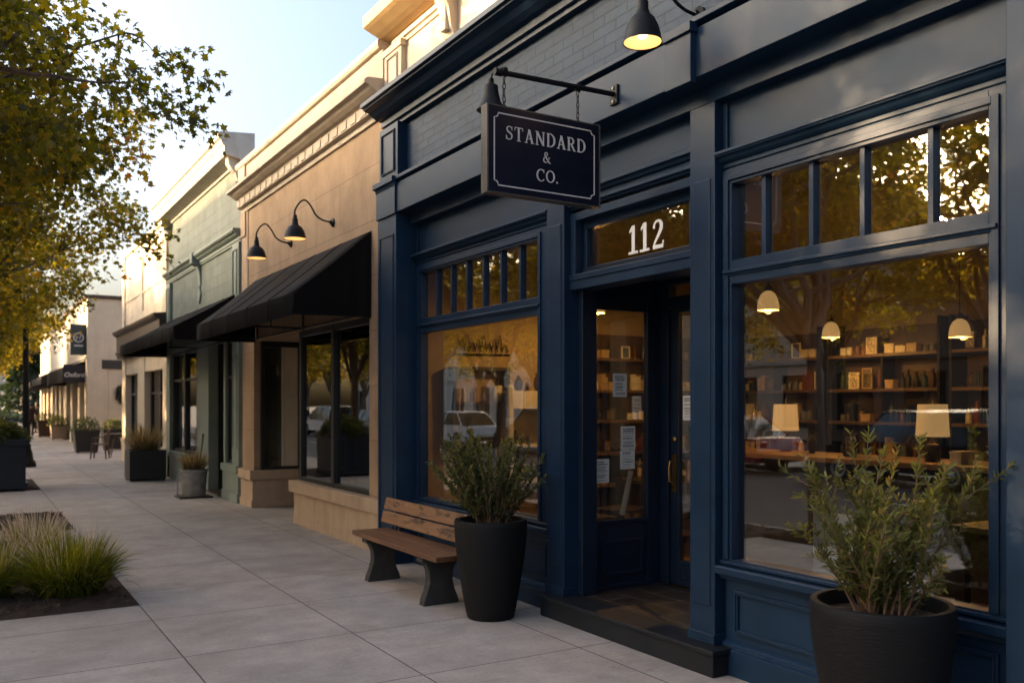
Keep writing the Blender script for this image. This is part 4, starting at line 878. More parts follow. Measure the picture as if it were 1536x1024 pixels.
MB().box(4.45, 5.9, 37.96, 38.0, 3.02, 3.38).build('louvre_panel', mat('dark_louvre', (.03, .026, .022), .6, stretch=(1, 1, 40), nscale=3, bump=.6, var=.4), B5)
simple_shop(47.05, 55.0, 5.2, M['white'], 'white shop in the far row beyond the beige building', 3, 3.95)
simple_shop(55.05, 64.0, 5.6, M['cream'], 'cream shop at the far end of the row of shops', 3, 3.95)
simple_shop(29.0, 37.0, 5.2, M['beige'], 'low building set back behind the patio gap', 2, 9.5)
AW = awning('dark awning with a white word on its end panel over the beige building', 38.6, 46.5, 3.35, 3.05, 2.5, 3.15, M['awning'], 3.93)
# white scrawl of lettering on the end panel, as far as it can be read: "Oxford"
cu = bpy.data.curves.new('sign_word', 'FONT'); cu.body = 'Oxford'; cu.size = .24; cu.shear = .35; cu.align_x = 'CENTER'; cu.extrude = .003; cu.offset = .006
to = bpy.data.objects.new('tmp', cu); COL.objects.link(to); dg_ = bpy.context.evaluated_depsgraph_get(); me = bpy.data.meshes.new_from_object(to.evaluated_get(dg_)); bpy.data.objects.remove(to)
me.materials.append(M['letter']); me.transform(Matrix.Translation((3.53, 38.594, 2.72)) @ Matrix.Rotation(R(90), 4, 'X')); me.transform(Matrix.Translation(-Vector(AW.location)))
o = bpy.data.objects.new('lettering', me); COL.objects.link(o); o.parent = AW
pnl = MB().box(3.16, 3.93, 38.600, 38.612, 2.5, 3.2); pnl.build('sign_panel', M['signblue'], AW)
awning('greyish faded awning on the white shop in the far row', 47.3, 54.6, 3.45, 2.95, 2.6, 2.95, M['awning2'], 3.93)
awning('farthest awning in the row, on the cream shop', 55.4, 63.5, 3.35, 2.85, 2.5, 2.9, M['awning2'], 3.93)
BS = thing('blade_sign', 'dark square blade sign with a white ring emblem high on the beige building', 'shop sign', (3.95, 38.4, 4.0)); SX, SZ = .18, -.22
MB().box(3.20+SX, 3.78+SX, 38.36, 38.42, 3.78+SZ, 4.98+SZ).build('board', mat('teal_sign_board', (.018, .030, .034), .5), BS, bevel=.01)
builds([(3.78+SX, 4.0, 38.375, 38.405, 4.7+SZ, 4.75+SZ), (3.78+SX, 4.0, 38.375, 38.405, 4.0+SZ, 4.05+SZ)], 'arm', M['blacksteel'], BS)
L = Letters(lambda x, z, d: (x+SX, 38.3595-d, z+SZ), .004)
L.ribbon([(3.49+.17*math.cos(R(a)), 4.46+.17*math.sin(R(a))) for a in range(0, 360, 20)], .035, True); L.ribbon([(3.40, 4.36), (3.46, 4.52), (3.52, 4.40), (3.58, 4.56)], .03); L.poly([(3.33, 4.12), (3.65, 4.12), (3.65, 4.17), (3.33, 4.17)])
L.mb.build('emblem', M['letter'], BS)
WR = np.random.default_rng(5); k = 900
a = WR.uniform(0, 2*np.pi, k); r = .30*np.sqrt(WR.random(k))
pos = np.stack([5.18+r*np.cos(a)*.8, 37.93+WR.normal(0, .03, k), 2.04+r*np.sin(a)*1.3], 1); dd_ = WR.normal(0, 1, (k, 3))
tag(poly_mesh('hanging_plant', leaves(pos, dd_, WR.uniform(.06, .12, k), NARROW, WR), 6, M['conifer'], tone=WR.random(k), origin=(5.18, 37.95, 2.04)), 'dark green plant hanging against the beige side wall', 'hanging plant')

# ------------------------------------------------------------------ opposite side of the street (seen in reflections): shops behind a parking lot
def opposite(y0, y1, H, m, label, nb, arch=False, X=-25.0):
    b = thing('opposite_building', label, 'building', (X, (y0+y1)/2, 0))
    wl = MB(); wl.box(X-8, X-7.8, y0, y1, 0, H); wl.box(X-7.8, X, y0, y0+.2, 0, H); wl.box(X-7.8, X, y1-.2, y1, 0, H); wl.box(X-7.8, X-.2, y0+.2, y1-.2, H-.3, H-.1)
    st = (y1-y0)/nb; op = [(y0+i*st+.7, y0+(i+1)*st-.7) for i in range(nb)]
    wl.box(X-.2, X, y0+.2, y1-.2, 0, .5); wl.box(X-.2, X, y0+.2, y1-.2, 3.0, H); wl.box(X, X+.12, y0, y1, 3.5, 3.75)
    e = [y0+.2]+[q for p in op for q in p]+[y1-.2]
    for i in range(0, len(e), 2): wl.box(X-.2, X, e[i], e[i+1], .5, 3.0)
    wl.build('wall', m, b)
    MB().extr([(X, H-.5), (X+.1, H-.45), (X+.15, H-.2), (X+.35, H-.1), (X+.35, H+.02), (X-.3, H+.05)], y0, y1).build('cornice', M['lightstone'], b)
    for p, q in op:
        s0, s1 = .5, 3.0
        f = MB(); f.box(X-.18, X-.1, p, p+.1, s0, s1); f.box(X-.18, X-.1, q-.1, q, s0, s1); f.box(X-.18, X-.1, p+.1, q-.1, s0, s0+.1); f.box(X-.18, X-.1, p+.1, q-.1, s1-.1, s1); f.box(X-.17, X-.11, (p+q)/2-.05, (p+q)/2+.05, s0+.1, s1-.1)
        if arch:
            f.box(X-.1, X+.05, p-.15, p, s0-.4, s1); f.box(X-.1, X+.05, q, q+.15, s0-.4, s1)
            f.tube([(X, (p+q)/2+(q-p)/2*math.cos(R(a)), s1-.25+.8*math.sin(R(a))) for a in range(0, 181, 15)], .09, 6)
        w_ = f.build('window', M['white'] if arch else bl, b); MB().box(X-.15, X-.14, p+.1, q-.1, s0+.1, s1-.1).build('pane', M['carglass'], w_)
    return b
opposite(-20, 0, 7.6, M['beige'], 'beige building across the street, behind the photographer', 5, X=-15.2)
opposite(14, 27, 7.4, mat('umber_brick', (.10, .06, .035), .85, var=.25, nscale=12, bump=.3), 'dark umber building across the parking lot, seen in the right display window', 4)
opposite(27.05, 40, 11.8, M['tanstone'], 'tall brown building added across the parking lot to shade the near shops', 4)  # added at this height to keep low sun off the tan and sage fronts
opposite(40.05, 46, 7.6, M['white'], 'narrow white building across the parking lot with arched windows', 2, True)
opposite(46.05, 64, 7.0, M['beige'], 'beige building with arched windows across the parking lot', 5, True)
opposite(64.05, 84, 6.5, M['cream'], 'long cream building farthest along the parking lot', 6)
# ------------------------------------------------------------------ shop interior
rm = MB(); rm.box(8.70, 8.90, .6, 8.80, .17, 3.35); rm.box(4.06, 8.70, 8.72, 8.80, .17, 3.35); rm.box(4.06, 8.70, .5, .6, .17, 3.35)
rm.build('room_wall', M['roomwall'], B1)
MB().box(4.10, 8.70, .6, 8.72, 3.33, 3.40).build('room_ceiling', M['ceiling'], B1)
MB().box(5.03, 8.70, .6, 8.72, 0, .164).extr([(4.06, .6), (5.03, .6), (5.03, 4.83), (4.06, 4.15)], 0, .164, 'z').box(4.06, 5.03, 5.77, 8.72, 0, .164).build('room_floor', M['floorwood'], B1)
LV = [.70, 1.08, 1.46, 1.82, 2.20]
LN = ['lowest', 'second', 'third', 'fourth', 'top']
def bookcase(p, ux, length, label, depth=.28):
    """p: back-left corner at floor; ux: 'y' along -Y on the back wall, 'x' along +X on the left wall"""
    t = thing('bookcase', label, 'bookcase', (p[0], p[1], .164))
    def W(a, d, z): return (p[0]-d, p[1]-a, z) if ux == 'y' else (p[0]+a, p[1]-d, z)
    def bx(mb, a0, a1, d0, d1, z0, z1):
        A = W(a0, d0, z0); B = W(a1, d1, z1); mb.box(A[0], B[0], A[1], B[1], z0, z1)
    for z in LV:
        m = MB(); bx(m, .03, length-.03, 0.01, depth, z-.035, z); m.build('shelf_board', M['shelfwood'], t, bevel=.003)
    u = MB()
    for a in (0, length-.03):
        bx(u, a, a+.03, 0, depth, .17, 2.55)
    bx(u, length/2-.012, length/2+.012, .03, depth-.04, .17, 2.16)
    u.build('upright', M['blacksteel'], t, bevel=.002)
    k_ = MB(); bx(k_, .03, length-.03, .0, .009, .30, 2.50); k_.build('back_panel', M['casedark'], t)
    return W
GC = {'amber glass': (.22, .09, .02), 'dark green': (.02, .05, .03), 'black': (.015, .014, .013), 'cream': (.6, .5, .34), 'white': (.68, .62, .52), 'brown': (.12, .06, .03), 'rust red': (.25, .07, .035), 'grey': (.2, .19, .17), 'kraft paper': (.38, .26, .14), 'navy': (.02, .03, .06)}
GC = {k: (v if k in ('cream', 'white', 'kraft paper') else tuple(q*.62 for q in v)) for k, v in GC.items()}
GM = {k: mat('goods_'+k.replace(' ', '_'), v, .5 if 'glass' not in k else .15, var=.25, nscale=30, bump=.05) for k, v in GC.items()}
PRS = [mat('art_print', c, .7, var=.95, nscale=n, bump=0) for c, n in (((.50, .42, .3), 24), ((.10, .08, .06), 34), ((.55, .50, .42), 40), ((.16, .09, .06), 20), ((.07, .10, .10), 30))]
def good(kind, W, a, z, colour, label, rng, grp):
    c = W(a, .14, z); m = GM[colour]
    def bx(mb, a0, a1, d0, d1, z0, z1):
        A = W(a0, d0, z0); B = W(a1, d1, z1); mb.box(A[0], B[0], A[1], B[1], z0, z1); return mb
    if kind == 'bottle':
        h = rng.uniform(.13, .24); r = rng.uniform(.02, .034)
        o = MB().lathe([(0, 0), (r, 0), (r, h*.6), (r*.8, h*.68), (r*.35, h*.76), (r*.33, h*.97), (r*.42, h), (0, h)], c, 14).build('bottle', m, origin=c, smooth=True)
    elif kind == 'jar':
        h = rng.uniform(.07, .12); r = rng.uniform(.028, .042)
        o = MB().lathe([(0, 0), (r, 0), (r*1.02, h*.75), (r*.85, h*.84), (r*.9, h*.86), (r*.9, h), (0, h)], c, 14).build('jar', m, origin=c, smooth=True)
    elif kind == 'vase':
        h = rng.uniform(.13, .24); r = rng.uniform(.035, .055)
        o = MB().lathe([(0, 0), (r*.6, 0), (r, h*.35), (r*.8, h*.65), (r*.35, h*.85), (r*.5, h), (r*.4, h), (r*.28, h*.85), (0, h*.8)], c, 16).build('vase', m, origin=c, smooth=True)
    elif kind == 'book':
        h = rng.uniform(.13, .22); wd = rng.uniform(.016, .034)
        o = bx(bx(MB(), a-wd/2, a+wd/2, .08, .22, z, z+h), a-wd/2+.003, a+wd/2-.003, .075, .215, z+.004, z+h-.004).build('book', m, origin=c)
    elif kind == 'box':
        h = rng.uniform(.06, .11); wd = rng.uniform(.08, .12)
        o = bx(bx(MB(), a-wd/2, a+wd/2, .07, .23, z, z+h*.75), a-wd/2-.004, a+wd/2+.004, .066, .234, z+h*.75, z+h).build('box', m, origin=c)
    else:
        h = rng.uniform(.13, .23); wd = rng.uniform(.10, .15); f = MB(); t = .014
        bx(f, a-wd/2, a-wd/2+t, .18, .20, z, z+h); bx(f, a+wd/2-t, a+wd/2, .18, .20, z, z+h); bx(f, a-wd/2+t, a+wd/2-t, .18, .20, z, z+t); bx(f, a-wd/2+t, a+wd/2-t, .18, .20, z+h-t, z+h)
        o = f.build('picture_frame', m, origin=c); bx(MB(), a-wd/2+t, a+wd/2-t, .182, .19, z+t, z+h-t).build('print', rng.choice(PRS), o)
        kind = 'framed print'
    tag(o, label, kind, grp)
GRNG = random.Random(31)
SIZES = {'bottle': .064, 'jar': .082, 'vase': .105, 'book': .034, 'box': .122, 'frame': .152}
def fill(W, length, where, grp):
    for li, z in enumerate(LV):
        a = .09; n = 0
        while a < length-.1:
            kind = GRNG.choice(('bottle', 'bottle', 'bottle', 'jar', 'jar', 'vase', 'book', 'book', 'box', 'box', 'frame', 'frame', 'frame'))
            col = GRNG.choice({'bottle': ('amber glass', 'dark green', 'black', 'cream'), 'jar': ('amber glass', 'cream', 'white', 'grey'), 'vase': ('black', 'brown', 'white', 'rust red'), 'book': ('cream', 'navy', 'rust red', 'brown', 'white', 'kraft paper'), 'box': ('kraft paper', 'black', 'cream', 'grey'), 'frame': ('black', 'white', 'kraft paper', 'brown')}[kind])
            s = SIZES[kind]
            for _ in range(GRNG.choice((2, 3, 4)) if kind == 'book' else (GRNG.choice((1, 2)) if kind in ('bottle', 'jar') else 1)):
                if a+s > length-.06 or (a < length/2 < a+s): break
                n += 1; pos = a+s/2
                nm = 'framed print' if kind == 'frame' else kind
                od = ['first', 'second', 'third', 'fourth', 'fifth', 'sixth', 'seventh', 'eighth', 'ninth', 'tenth', 'eleventh', 'twelfth', 'thirteenth', 'fourteenth', 'fifteenth', 'sixteenth', 'seventeenth', 'eighteenth', 'nineteenth', 'twentieth', 'twenty-first', 'twenty-second', 'twenty-third', 'twenty-fourth', 'twenty-fifth', 'twenty-sixth', 'twenty-seventh', 'twenty-eighth', 'twenty-ninth', 'thirtieth'][min(n-1, 29)]
                good(kind, W, pos, z, col, '%s %s, %s from left, %s shelf, %s' % (col, nm, od, LN[li], where), GRNG, grp); a += s
            a += GRNG.uniform(.0, .025) if a < length/2-.13 or a > length/2 else length/2+.02-a
for i, (y, wh) in enumerate(((8.35, 'left back bookcase'), (6.85, 'middle back bookcase'), (5.35, 'right back bookcase'))):
    ln = 1.4
    W = bookcase((8.69, y), 'y', ln, 'tall bookcase with five boards on the shop back wall, the %s one' % ('left', 'middle', 'right')[i]); fill(W, ln, wh, 'goods on the shop shelves')
for i, (x, ln, wh) in enumerate(((6.15, 1.15, 'side wall bookcase nearer the street'), (7.45, 1.1, 'side wall bookcase nearer the corner'))):
    W = bookcase((x, 8.71), 'x', ln, ('side wall bookcase seen through the glass beside the shop door', 'side wall bookcase seen through the glass of the shop door')[i]); fill(W, ln, wh, 'goods on the shop shelves')
# niche shelf and white cabinet seen through the left window
NS = thing('wall_shelf', 'black framed wall shelf seen through the left display window', 'wall shelf', (4.85, 8.71, 1.66))
MB().box(4.48, 5.20, 8.55, 8.715, 2.02, 2.06).box(4.48, 4.52, 8.55, 8.715, 1.64, 2.02).box(5.16, 5.20, 8.55, 8.715, 1.64, 2.02).build('frame', M['blackframe'], NS, bevel=.003)
MB().box(4.50, 5.18, 8.54, 8.715, 1.64, 1.675).build('shelf_board', M['shelfwood'], NS, bevel=.003); MB().box(4.48, 5.25, 8.56, 8.715, 1.2, 1.64).build('back_panel', mat('dark_panel', (.05, .045, .035), .7), NS)
def Wl(a, d, z): return (4.5+a, 8.71-d, z)
for a, kind, col in ((.12, 'bottle', 'cream'), (.22, 'bottle', 'amber glass'), (.36, 'frame', 'brown'), (.52, 'vase', 'white'), (.62, 'bottle', 'black')):
    good(kind, Wl, a, 1.676, col, '%s %s standing on the black framed wall shelf' % (col, 'framed print' if kind == 'frame' else kind), GRNG, 'goods on the wall shelf')
CBT = thing('cabinet', 'pale open cabinet with shelves seen through the left display window', 'cabinet', (5.4, 8.6, .164))
cb = MB(); cb.box(5.08, 5.14, 8.38, 8.44, .164, 1.86); cb.box(5.08, 5.14, 8.62, 8.70, .164, 1.86); cb.box(5.83, 5.88, 8.38, 8.44, .164, 1.80); cb.box(5.83, 5.88, 8.62, 8.70, .164, 1.80); cb.box(5.14, 5.83, 8.38, 8.70, 1.60, 1.80); cb.build('frame', M['white'], CBT, bevel=.004)
for z in (.4, .8, 1.2): MB().box(5.10, 5.86, 8.385, 8.70, z-.03, z).build('shelf_board', M['white'], CBT, bevel=.003)
def Wc(a, d, z): return (5.14+a, 8.70-d-.04, z)
for z, nm in ((.8, 'middle'), (1.2, 'upper')):
    for a, kind, col in ((.10, 'vase', 'black'), (.30, 'jar', 'grey'), (.45, 'bottle', 'black'), (.60, 'vase', 'brown')):
        good(kind, Wc, a, z, col, '%s %s on the %s shelf of the pale cabinet' % (col, kind, nm), GRNG, 'goods on the pale cabinet')
for a, kind, col in ((.15, 'vase', 'black'), (.40, 'vase', 'brown'), (.62, 'bottle', 'black')):
    good(kind, Wc, a, 1.801, col, '%s %s on top of the pale cabinet' % (col, kind), GRNG, 'goods on the pale cabinet')
o = MB()
for i in range(9): o.tube([(4.62+i*.07, 8.70, 2.26), (4.66+i*.07, 8.69, 2.38+.05*math.sin(i*2.1)), (4.70+i*.07, 8.70, 2.24)], .008, 6)
o.tube([(4.58, 8.70, 2.20), (5.28, 8.70, 2.21)], .012, 6); tag(o.build('wall_ornament', M['blacksteel'], origin=(4.9, 8.7, 2.2)), 'black wire ornament on the cream wall above the black framed shelf', 'ornament')
# counter with lamps
CT = thing('counter', 'dark shop counter with a pale wooden top behind the right display window', 'counter', (6.75, 4.9, .164))
MB().box(6.45, 7.05, 3.1, 6.7, .164, 1.14).build('body', mat('counter_front', (.05, .042, .036), .6), CT, bevel=.005); MB().box(6.38, 7.12, 3.03, 6.77, 1.14, 1.185).build('top', wood_mat('counter_top_wood', (.22, .13, .07), (.36, .24, .14), 1, .4), CT, bevel=.005)
SHADE = shade_mat('linen_lamp_shade', (.55, .42, .26), .12)
PSH = shade_mat('frosted_pendant_shade', (.5, .33, .14), .13)
def table_lamp(x, y, label, e):
    t = thing('table_lamp', label, 'lamp', (x, y, 1.185))
    MB().lathe([(0, 0), (.055, 0), (.06, .02), (.06, .12), (.05, .14), (.02, .15), (.014, .17), (.014, .24), (0, .24)], (x, y, 1.185), 20).build('base', GM['black'], t, smooth=True)
    MB().lathe([(.128, 0), (.112, .26), (.109, .26), (.125, 0)], (x, y, 1.39), 28).build('lamp_shade', SHADE, t, smooth=True)
    MB().lathe([(0, 0), (.025, .01), (.032, .04), (.02, .075), (0, .09)], (x, y, 1.45), 14).build('bulb', M['bulb'], t, smooth=True)
    MB().tube([(x, y, 1.42), (x, y, 1.46)], .012).tube([(x, y, 1.65), (x, y, 1.70)], .006).build('socket', M['brass'], t)
    l = bpy.data.lights.new('lamp_glow', 'POINT'); l.energy = e*.27; l.color = (1, .50, .13); l.shadow_soft_size = .03
    lo = bpy.data.objects.new('lamp_glow', l); COL.objects.link(lo); lo.parent = t; lo.location = (0, 0, .33)
table_lamp(6.65, 4.37, 'table lamp with glowing linen shade standing on the counter at the right', 9)
table_lamp(6.89, 6.10, 'table lamp with linen shade at the left end of the counter', 7)
def pendant(x, y, z, label, r=.11, e=22):
    t = thing('pendant_lamp', label, 'pendant lamp', (x, y, z), 'pendant lamps in the shop')
    MB().lathe([(r, 0), (r*.98, .05), (r*.86, .10), (r*.6, .145), (r*.25, .165), (0, .17)], (x, y, z), 28).lathe([(r, 0), (r*.97, .0)], (x, y, z), 28).build('lamp_shade', PSH, t, smooth=True, recalc=False)
    MB().lathe([(.03, .165), (.03, .20), (.01, .22), (0, .22)], (x, y, z), 14).tube([(x, y, z+.2), (x, y, 3.34)], .004, 6).build('cord', M['blacksteel'], t)
    MB().lathe([(0, .02), (.025, .03), (.032, .06), (.02, .095), (0, .11)], (x, y, z), 14).build('bulb', M['bulb'], t, smooth=True)
    l = bpy.data.lights.new('lamp_glow', 'POINT'); l.energy = e*.27; l.color = (1, .50, .13); l.shadow_soft_size = .03
    lo = bpy.data.objects.new('lamp_glow', l); COL.objects.link(lo); lo.parent = t; lo.location = (0, 0, .0)
pendant(5.83, 5.35, 2.45, 'pendant lamp with domed glowing shade nearest the door', .092)
pendant(7.85, 6.33, 2.36, 'smallest looking pendant lamp, in front of the middle bookcase', .092)
pendant(7.60, 4.73, 2.25, 'pendant lamp hanging over the right bookcase', .092)
pendant(5.6, 7.5, 2.6, 'added pendant lamp behind the left display window, above its glass', .105, 48)  # added lamp, energy raised to brighten the wall seen through the left window
for (x, y, kind, col, lb) in ((6.62, 4.1, 'box', 'white', 'white paper box on the counter beside the glowing lamp'), (6.7, 3.75, 'box', 'black', 'black box on the counter to the right of the white one'), (6.75, 5.2, 'frame', 'black', 'small framed print standing on the counter between the lamps'), (6.8, 5.7, 'vase', 'black', 'black vase on the counter beside the left lamp'), (6.7, 3.4, 'vase', 'grey', 'grey vase at the right end of the counter')):
    good(kind, lambda a, d, z, x=x, y=y: (x-d+.14, y-a, z), 0, 1.186, col, lb, GRNG, 'things on the counter')
def table(x0, x1, y0, y1, z, label, m, base=.164):
    t = thing('table', label, 'table', ((x0+x1)/2, (y0+y1)/2, base))
    MB().box(x0, x1, y0, y1, z-.04, z).build('tabletop', m, t, bevel=.006)
    for x in (x0+.06, x1-.06):
        for y in (y0+.06, y1-.06): MB().box(x-.035, x+.035, y-.035, y+.035, base, z-.04).build('leg', m, t, bevel=.004)
    MB().box(x0+.09, x1-.09, y0+.04, y0+.07, z-.12, z-.04).box(x0+.09, x1-.09, y1-.07, y1-.04, z-.12, z-.04).build('apron', m, t)
    return t
table(5.5, 6.15, 2.75, 3.5, .86, 'dark wooden table by the right end of the right display window', M['darkwood'])
table(5.9, 6.8, 6.7, 7.6, .86, 'dark wooden display table seen through the glass beside the door', M['darkwood'])
table(6.9, 7.9, 7.3, 8.0, .80, 'dark desk seen through the glass of the door', M['darkwood'])
table(4.5, 5.1, 6.5, 7.6, .62, 'low display table behind the left display window', M['darkwood'])
for i, (x, y, kind, col) in enumerate(((6.1, 6.9, 'vase', 'black'), (6.4, 6.95, 'frame', 'kraft paper'), (6.3, 7.3, 'box', 'cream'), (6.65, 7.2, 'bottle', 'amber glass'))):
    good(kind, lambda a, d, z, x=x, y=y: (x+a, y-d+.14, z), 0, .861, col, '%s %s on the display table beside the door' % (col, 'framed print' if kind == 'frame' else kind), GRNG, 'goods on the display tables')
for i, (x, y, kind, col) in enumerate(((4.65, 6.7, 'jar', 'rust red'), (4.7, 6.95, 'box', 'navy'), (4.8, 7.2, 'jar', 'amber glass'), (4.85, 7.42, 'vase', 'rust red'))):
    good(kind, lambda a, d, z, x=x, y=y: (x+a, y-d+.14, z), 0, .621, col, '%s %s on the low table in the left window' % (col, kind), GRNG, 'goods on the display tables')
def chair(x, y, rz, label, m=None, base=.164, cat='chair', group=None):
    m = m or M['darkwood']
    t = thing('chair', label, cat, (0, 0, 0), group)
    MB().box(-.21, .21, -.21, .21, .43, .46).build('seat', m, t, bevel=.008)
    for sx in (-1, 1):
        for sy in (-1, 1): MB().tube([(sx*.18, sy*.18, .43), (sx*.215, sy*.22, 0)], [.026, .022] if m is M['wicker'] else [.02, .015], 8).build('leg', m, t, smooth=True)
    b = MB()
    for sx in (-.18, -.06, .06, .18): b.tube([(sx, .19, .46), (sx*1.05, .26, .88)], .013, 8)
    b.tube([(-.2, .255, .86), (0, .285, .88), (.2, .255, .86)], .022, 8); b.build('backrest', m, t, smooth=True)
    if cat == 'cafe chair':
        a = MB()
        for sx in (-1, 1): a.tube([(sx*.2, .22, .66), (sx*.23, 0, .66), (sx*.22, -.16, .62), (sx*.20, -.18, .45)], .013, 8)
        a.build('armrest', m, t, smooth=True)
    t.location = (x, y, base); t.rotation_euler.z = rz; return t
chair(6.9, 6.95, 2.2, 'dark wooden chair seen through the glass of the door')
chair(5.6, 7.0, -1.2, 'dark wooden chair beside the display table behind the door')
bd = thing('display_board', 'white printed board standing on the floor behind the right potted shrub', 'board', (4.75, 3.75, .164))
MB().box(4.72, 4.76, 3.55, 3.95, .35, .95).build('panel', M['white'], bd, bevel=.004); MB().tube([(4.74, 3.6, .95), (4.82, 3.6, .164)], .01).tube([(4.74, 3.9, .95), (4.82, 3.9, .164)], .01).tube([(4.74, 3.6, .36), (4.66, 3.6, .164)], .01).tube([(4.74, 3.9, .36), (4.66, 3.9, .164)], .01).build('leg', M['blacksteel'], bd)
# things inside the tan shop, dark behind the reflections
table(4.3, 5.0, 9.3, 10.6, .8, 'dark display table behind the tan shop window', M['darkwood'], .02)
table(4.3, 5.0, 10.9, 11.9, .7, 'second dark display table behind the tan shop window, nearer the entry', M['darkwood'], .02)
for i, (x, y, kind, col) in enumerate(((4.5, 9.6, 'box', 'rust red'), (4.5, 10.1, 'vase', 'white'), (4.6, 10.4, 'box', 'kraft paper'))):
    good(kind, lambda a, d, z, x=x, y=y: (x+a, y-d+.14, z), 0, .801, col, '%s %s on the display table in the tan shop' % (col, kind), GRNG, 'goods in the tan shop window')

# ------------------------------------------------------------------ bench
BN = thing('bench', 'wooden bench with weathered back slats and dark cast concrete supports', 'bench', (3.3, 7.2, 0))
st = MB(); y0, y1 = 6.27, 8.06
for i in range(2): st.box(3.13+.187*i, 3.13+.187*i+.183, y0, y1, .405, .45)
st.build('seat', M['wood'], BN, bevel=.006)
rot = Matrix.Rotation(R(14), 3, 'Y')
for i, z in enumerate((.49, .615)):
    MB().obox(Vector((3.515+.031*i, (y0+y1)/2+.09, z+.055)), None, .032, y1-y0+.1, .115, rot).build('backrest_slat', M['woodback'], BN, bevel=.005)
for y in (6.62, 7.80):
    s = MB(); pr = []
    W2 = [(0, .165), (.05, .155), (.12, .125), (.20, .105), (.28, .112), (.34, .14), (.385, .185), (.405, .19)]
    L_ = [(3.335-wd, z) for z, wd in W2]; R_ = [(3.335+wd, z) for z, wd in reversed(W2)]
    s.extr(L_+R_, y-.045, y+.045); s.box(3.15, 3.5, y-.06, y+.06, .36, .405)
    s.build('support', M['concrete'], BN, bevel=.008)
    b = MB(); b.obox(Vector((3.535, y, .56)), None, .02, .05, .34, rot); b.build('back_bracket', M['blacksteel'], BN, bevel=.003)

# ------------------------------------------------------------------ planted pots
def pot(c, label, H=.74, rt=.285, rb=.19):
    t = thing('planter', label, 'planter', c)
    MB().lathe([(0, 0), (rb*.97, 0), (rb, .012), (rb*1.06, .06), (rb*1.2, .2), (rt*.90, .42), (rt*.97, .58), (rt, H-.05), (rt, H-.015), (rt-.008, H), (rt-.035, H), (rt-.042, H-.02), (rt-.05, H-.10), (0, H-.10)], c, 56).build('pot', M['pot'], t, smooth=True, angle=50)
    rg = np.random.default_rng(int(c[1]*100)); n = 26; vs = [(c[0], c[1], c[2]+H-.05)]; fs = []
    for i in range(1, 9):
        for j in range(n):
            a = 2*math.pi*j/n; r = (rt-.047)*i/8; vs.append((c[0]+r*math.cos(a), c[1]+r*math.sin(a), c[2]+H-.055-.012*(i/8)**2+(rg.uniform(-.012, .012) if i < 8 else 0)))
    for j in range(n): fs.append((0, 1+j, 1+(j+1) % n))
    for i in range(7):
        for j in range(n): fs.append((1+i*n+j, 1+(i+1)*n+j, 1+(i+1)*n+(j+1) % n, 1+i*n+(j+1) % n))
    MB().add(vs, fs).build('soil', M['soil'], t, recalc=False)
    return t
def shrub(name, label, base, seed, nstem, hgt, spread, lsize, shape, m, per, droop=.25, twigs=3, lean=(0, 0), tpull=0, cat='shrub', dens=1.0, hvar=.35):
    rg = np.random.default_rng(seed); t = thing(name, label, cat, base)
    mb = MB(); P = []; D = []; T = []; SZ = []
    def stem(p0, d0, L, r0, n=9, leafy=.10, depth=0):
        p = np.array(p0, float); d = np.array(d0, float); d /= np.linalg.norm(d); pts = [p.copy()]
        bend = rg.normal(0, .10, 3); tone = rg.normal(0, .10)
        for i in range(n):
            d = d+bend*.25+rg.normal(0, .06, 3)+np.array([0, 0, .05-droop*.10*(i/n)]); d /= np.linalg.norm(d); p = p+d*L/n; pts.append(p.copy())
        pts = np.array(pts)
        mb.tube([tuple(q) for q in pts], list(np.linspace(r0, r0*.3, n+1)), 5, False)
        nl = int(per*L*dens)
        u = leafy+(1-leafy)*rg.random(nl)**.8
        for uu in u:
            f = uu*n; i = min(int(f), n-1); q = pts[i]+(pts[i+1]-pts[i])*(f-i); dr = pts[i+1]-pts[i]; dr /= np.linalg.norm(dr)
            o = rg.normal(0, 1, 3); o -= dr*o.dot(dr); o /= np.linalg.norm(o)
            P.append(q); D.append(dr*rg.uniform(.5, 1.1)+o*rg.uniform(.5, 1.0)); SZ.append(lsize*rg.uniform(.6, 1.2)*(1-.35*uu if depth else 1)); T.append(.32+.38*uu**2+tone+rg.normal(0, .14))
        return pts
    for k in range(nstem):
        a = rg.uniform(0, 2*np.pi); s = rg.uniform(.0, 1)**.6*spread
        L = hgt*rg.uniform(1-hvar, 1.05)*(1-.10*s)
        d0 = np.array([math.cos(a)*s+lean[0], math.sin(a)*s+lean[1], 1.0])
        b0 = np.array(base)+np.array([math.cos(a)*.12*rg.random(), math.sin(a)*.12*rg.random(), 0])
        pts = stem(b0, d0, L, .006)
        for j in range(twigs):
            f = rg.integers(1, 8); dr = pts[f+1]-pts[f]; dr /= np.linalg.norm(dr); o = rg.normal(0, 1, 3); o /= np.linalg.norm(o)
            stem(pts[f], dr+o*.75, L*rg.uniform(.18, .38), .003, 6, .05, 1)
    mb.build('stem', M['stem'], t, recalc=False)
    poly_mesh('foliage', leaves(np.array(P), np.array(D), np.array(SZ), shape, rg, .8)-np.array(base), len(shape), m, t, tone=np.clip(np.array(T), 0, 1)); return t
P1 = (3.47, 6.0, 0); P2 = (3.57, 2.60, 0)
pot(P1, 'tall charcoal pot beside the wooden bench', .76, .285, .185)
pot(P2, 'big charcoal pot in front of the right display window', .75, .315, .20)
shrub('potted_shrub', 'bushy small leaved shrub growing in the pot beside the bench', (3.47, 6.0, .70), 11, 56, .78, .82, .033, OVAL, M['shrubleaf'], 165, .25, 4, lean=(-.06, .08))
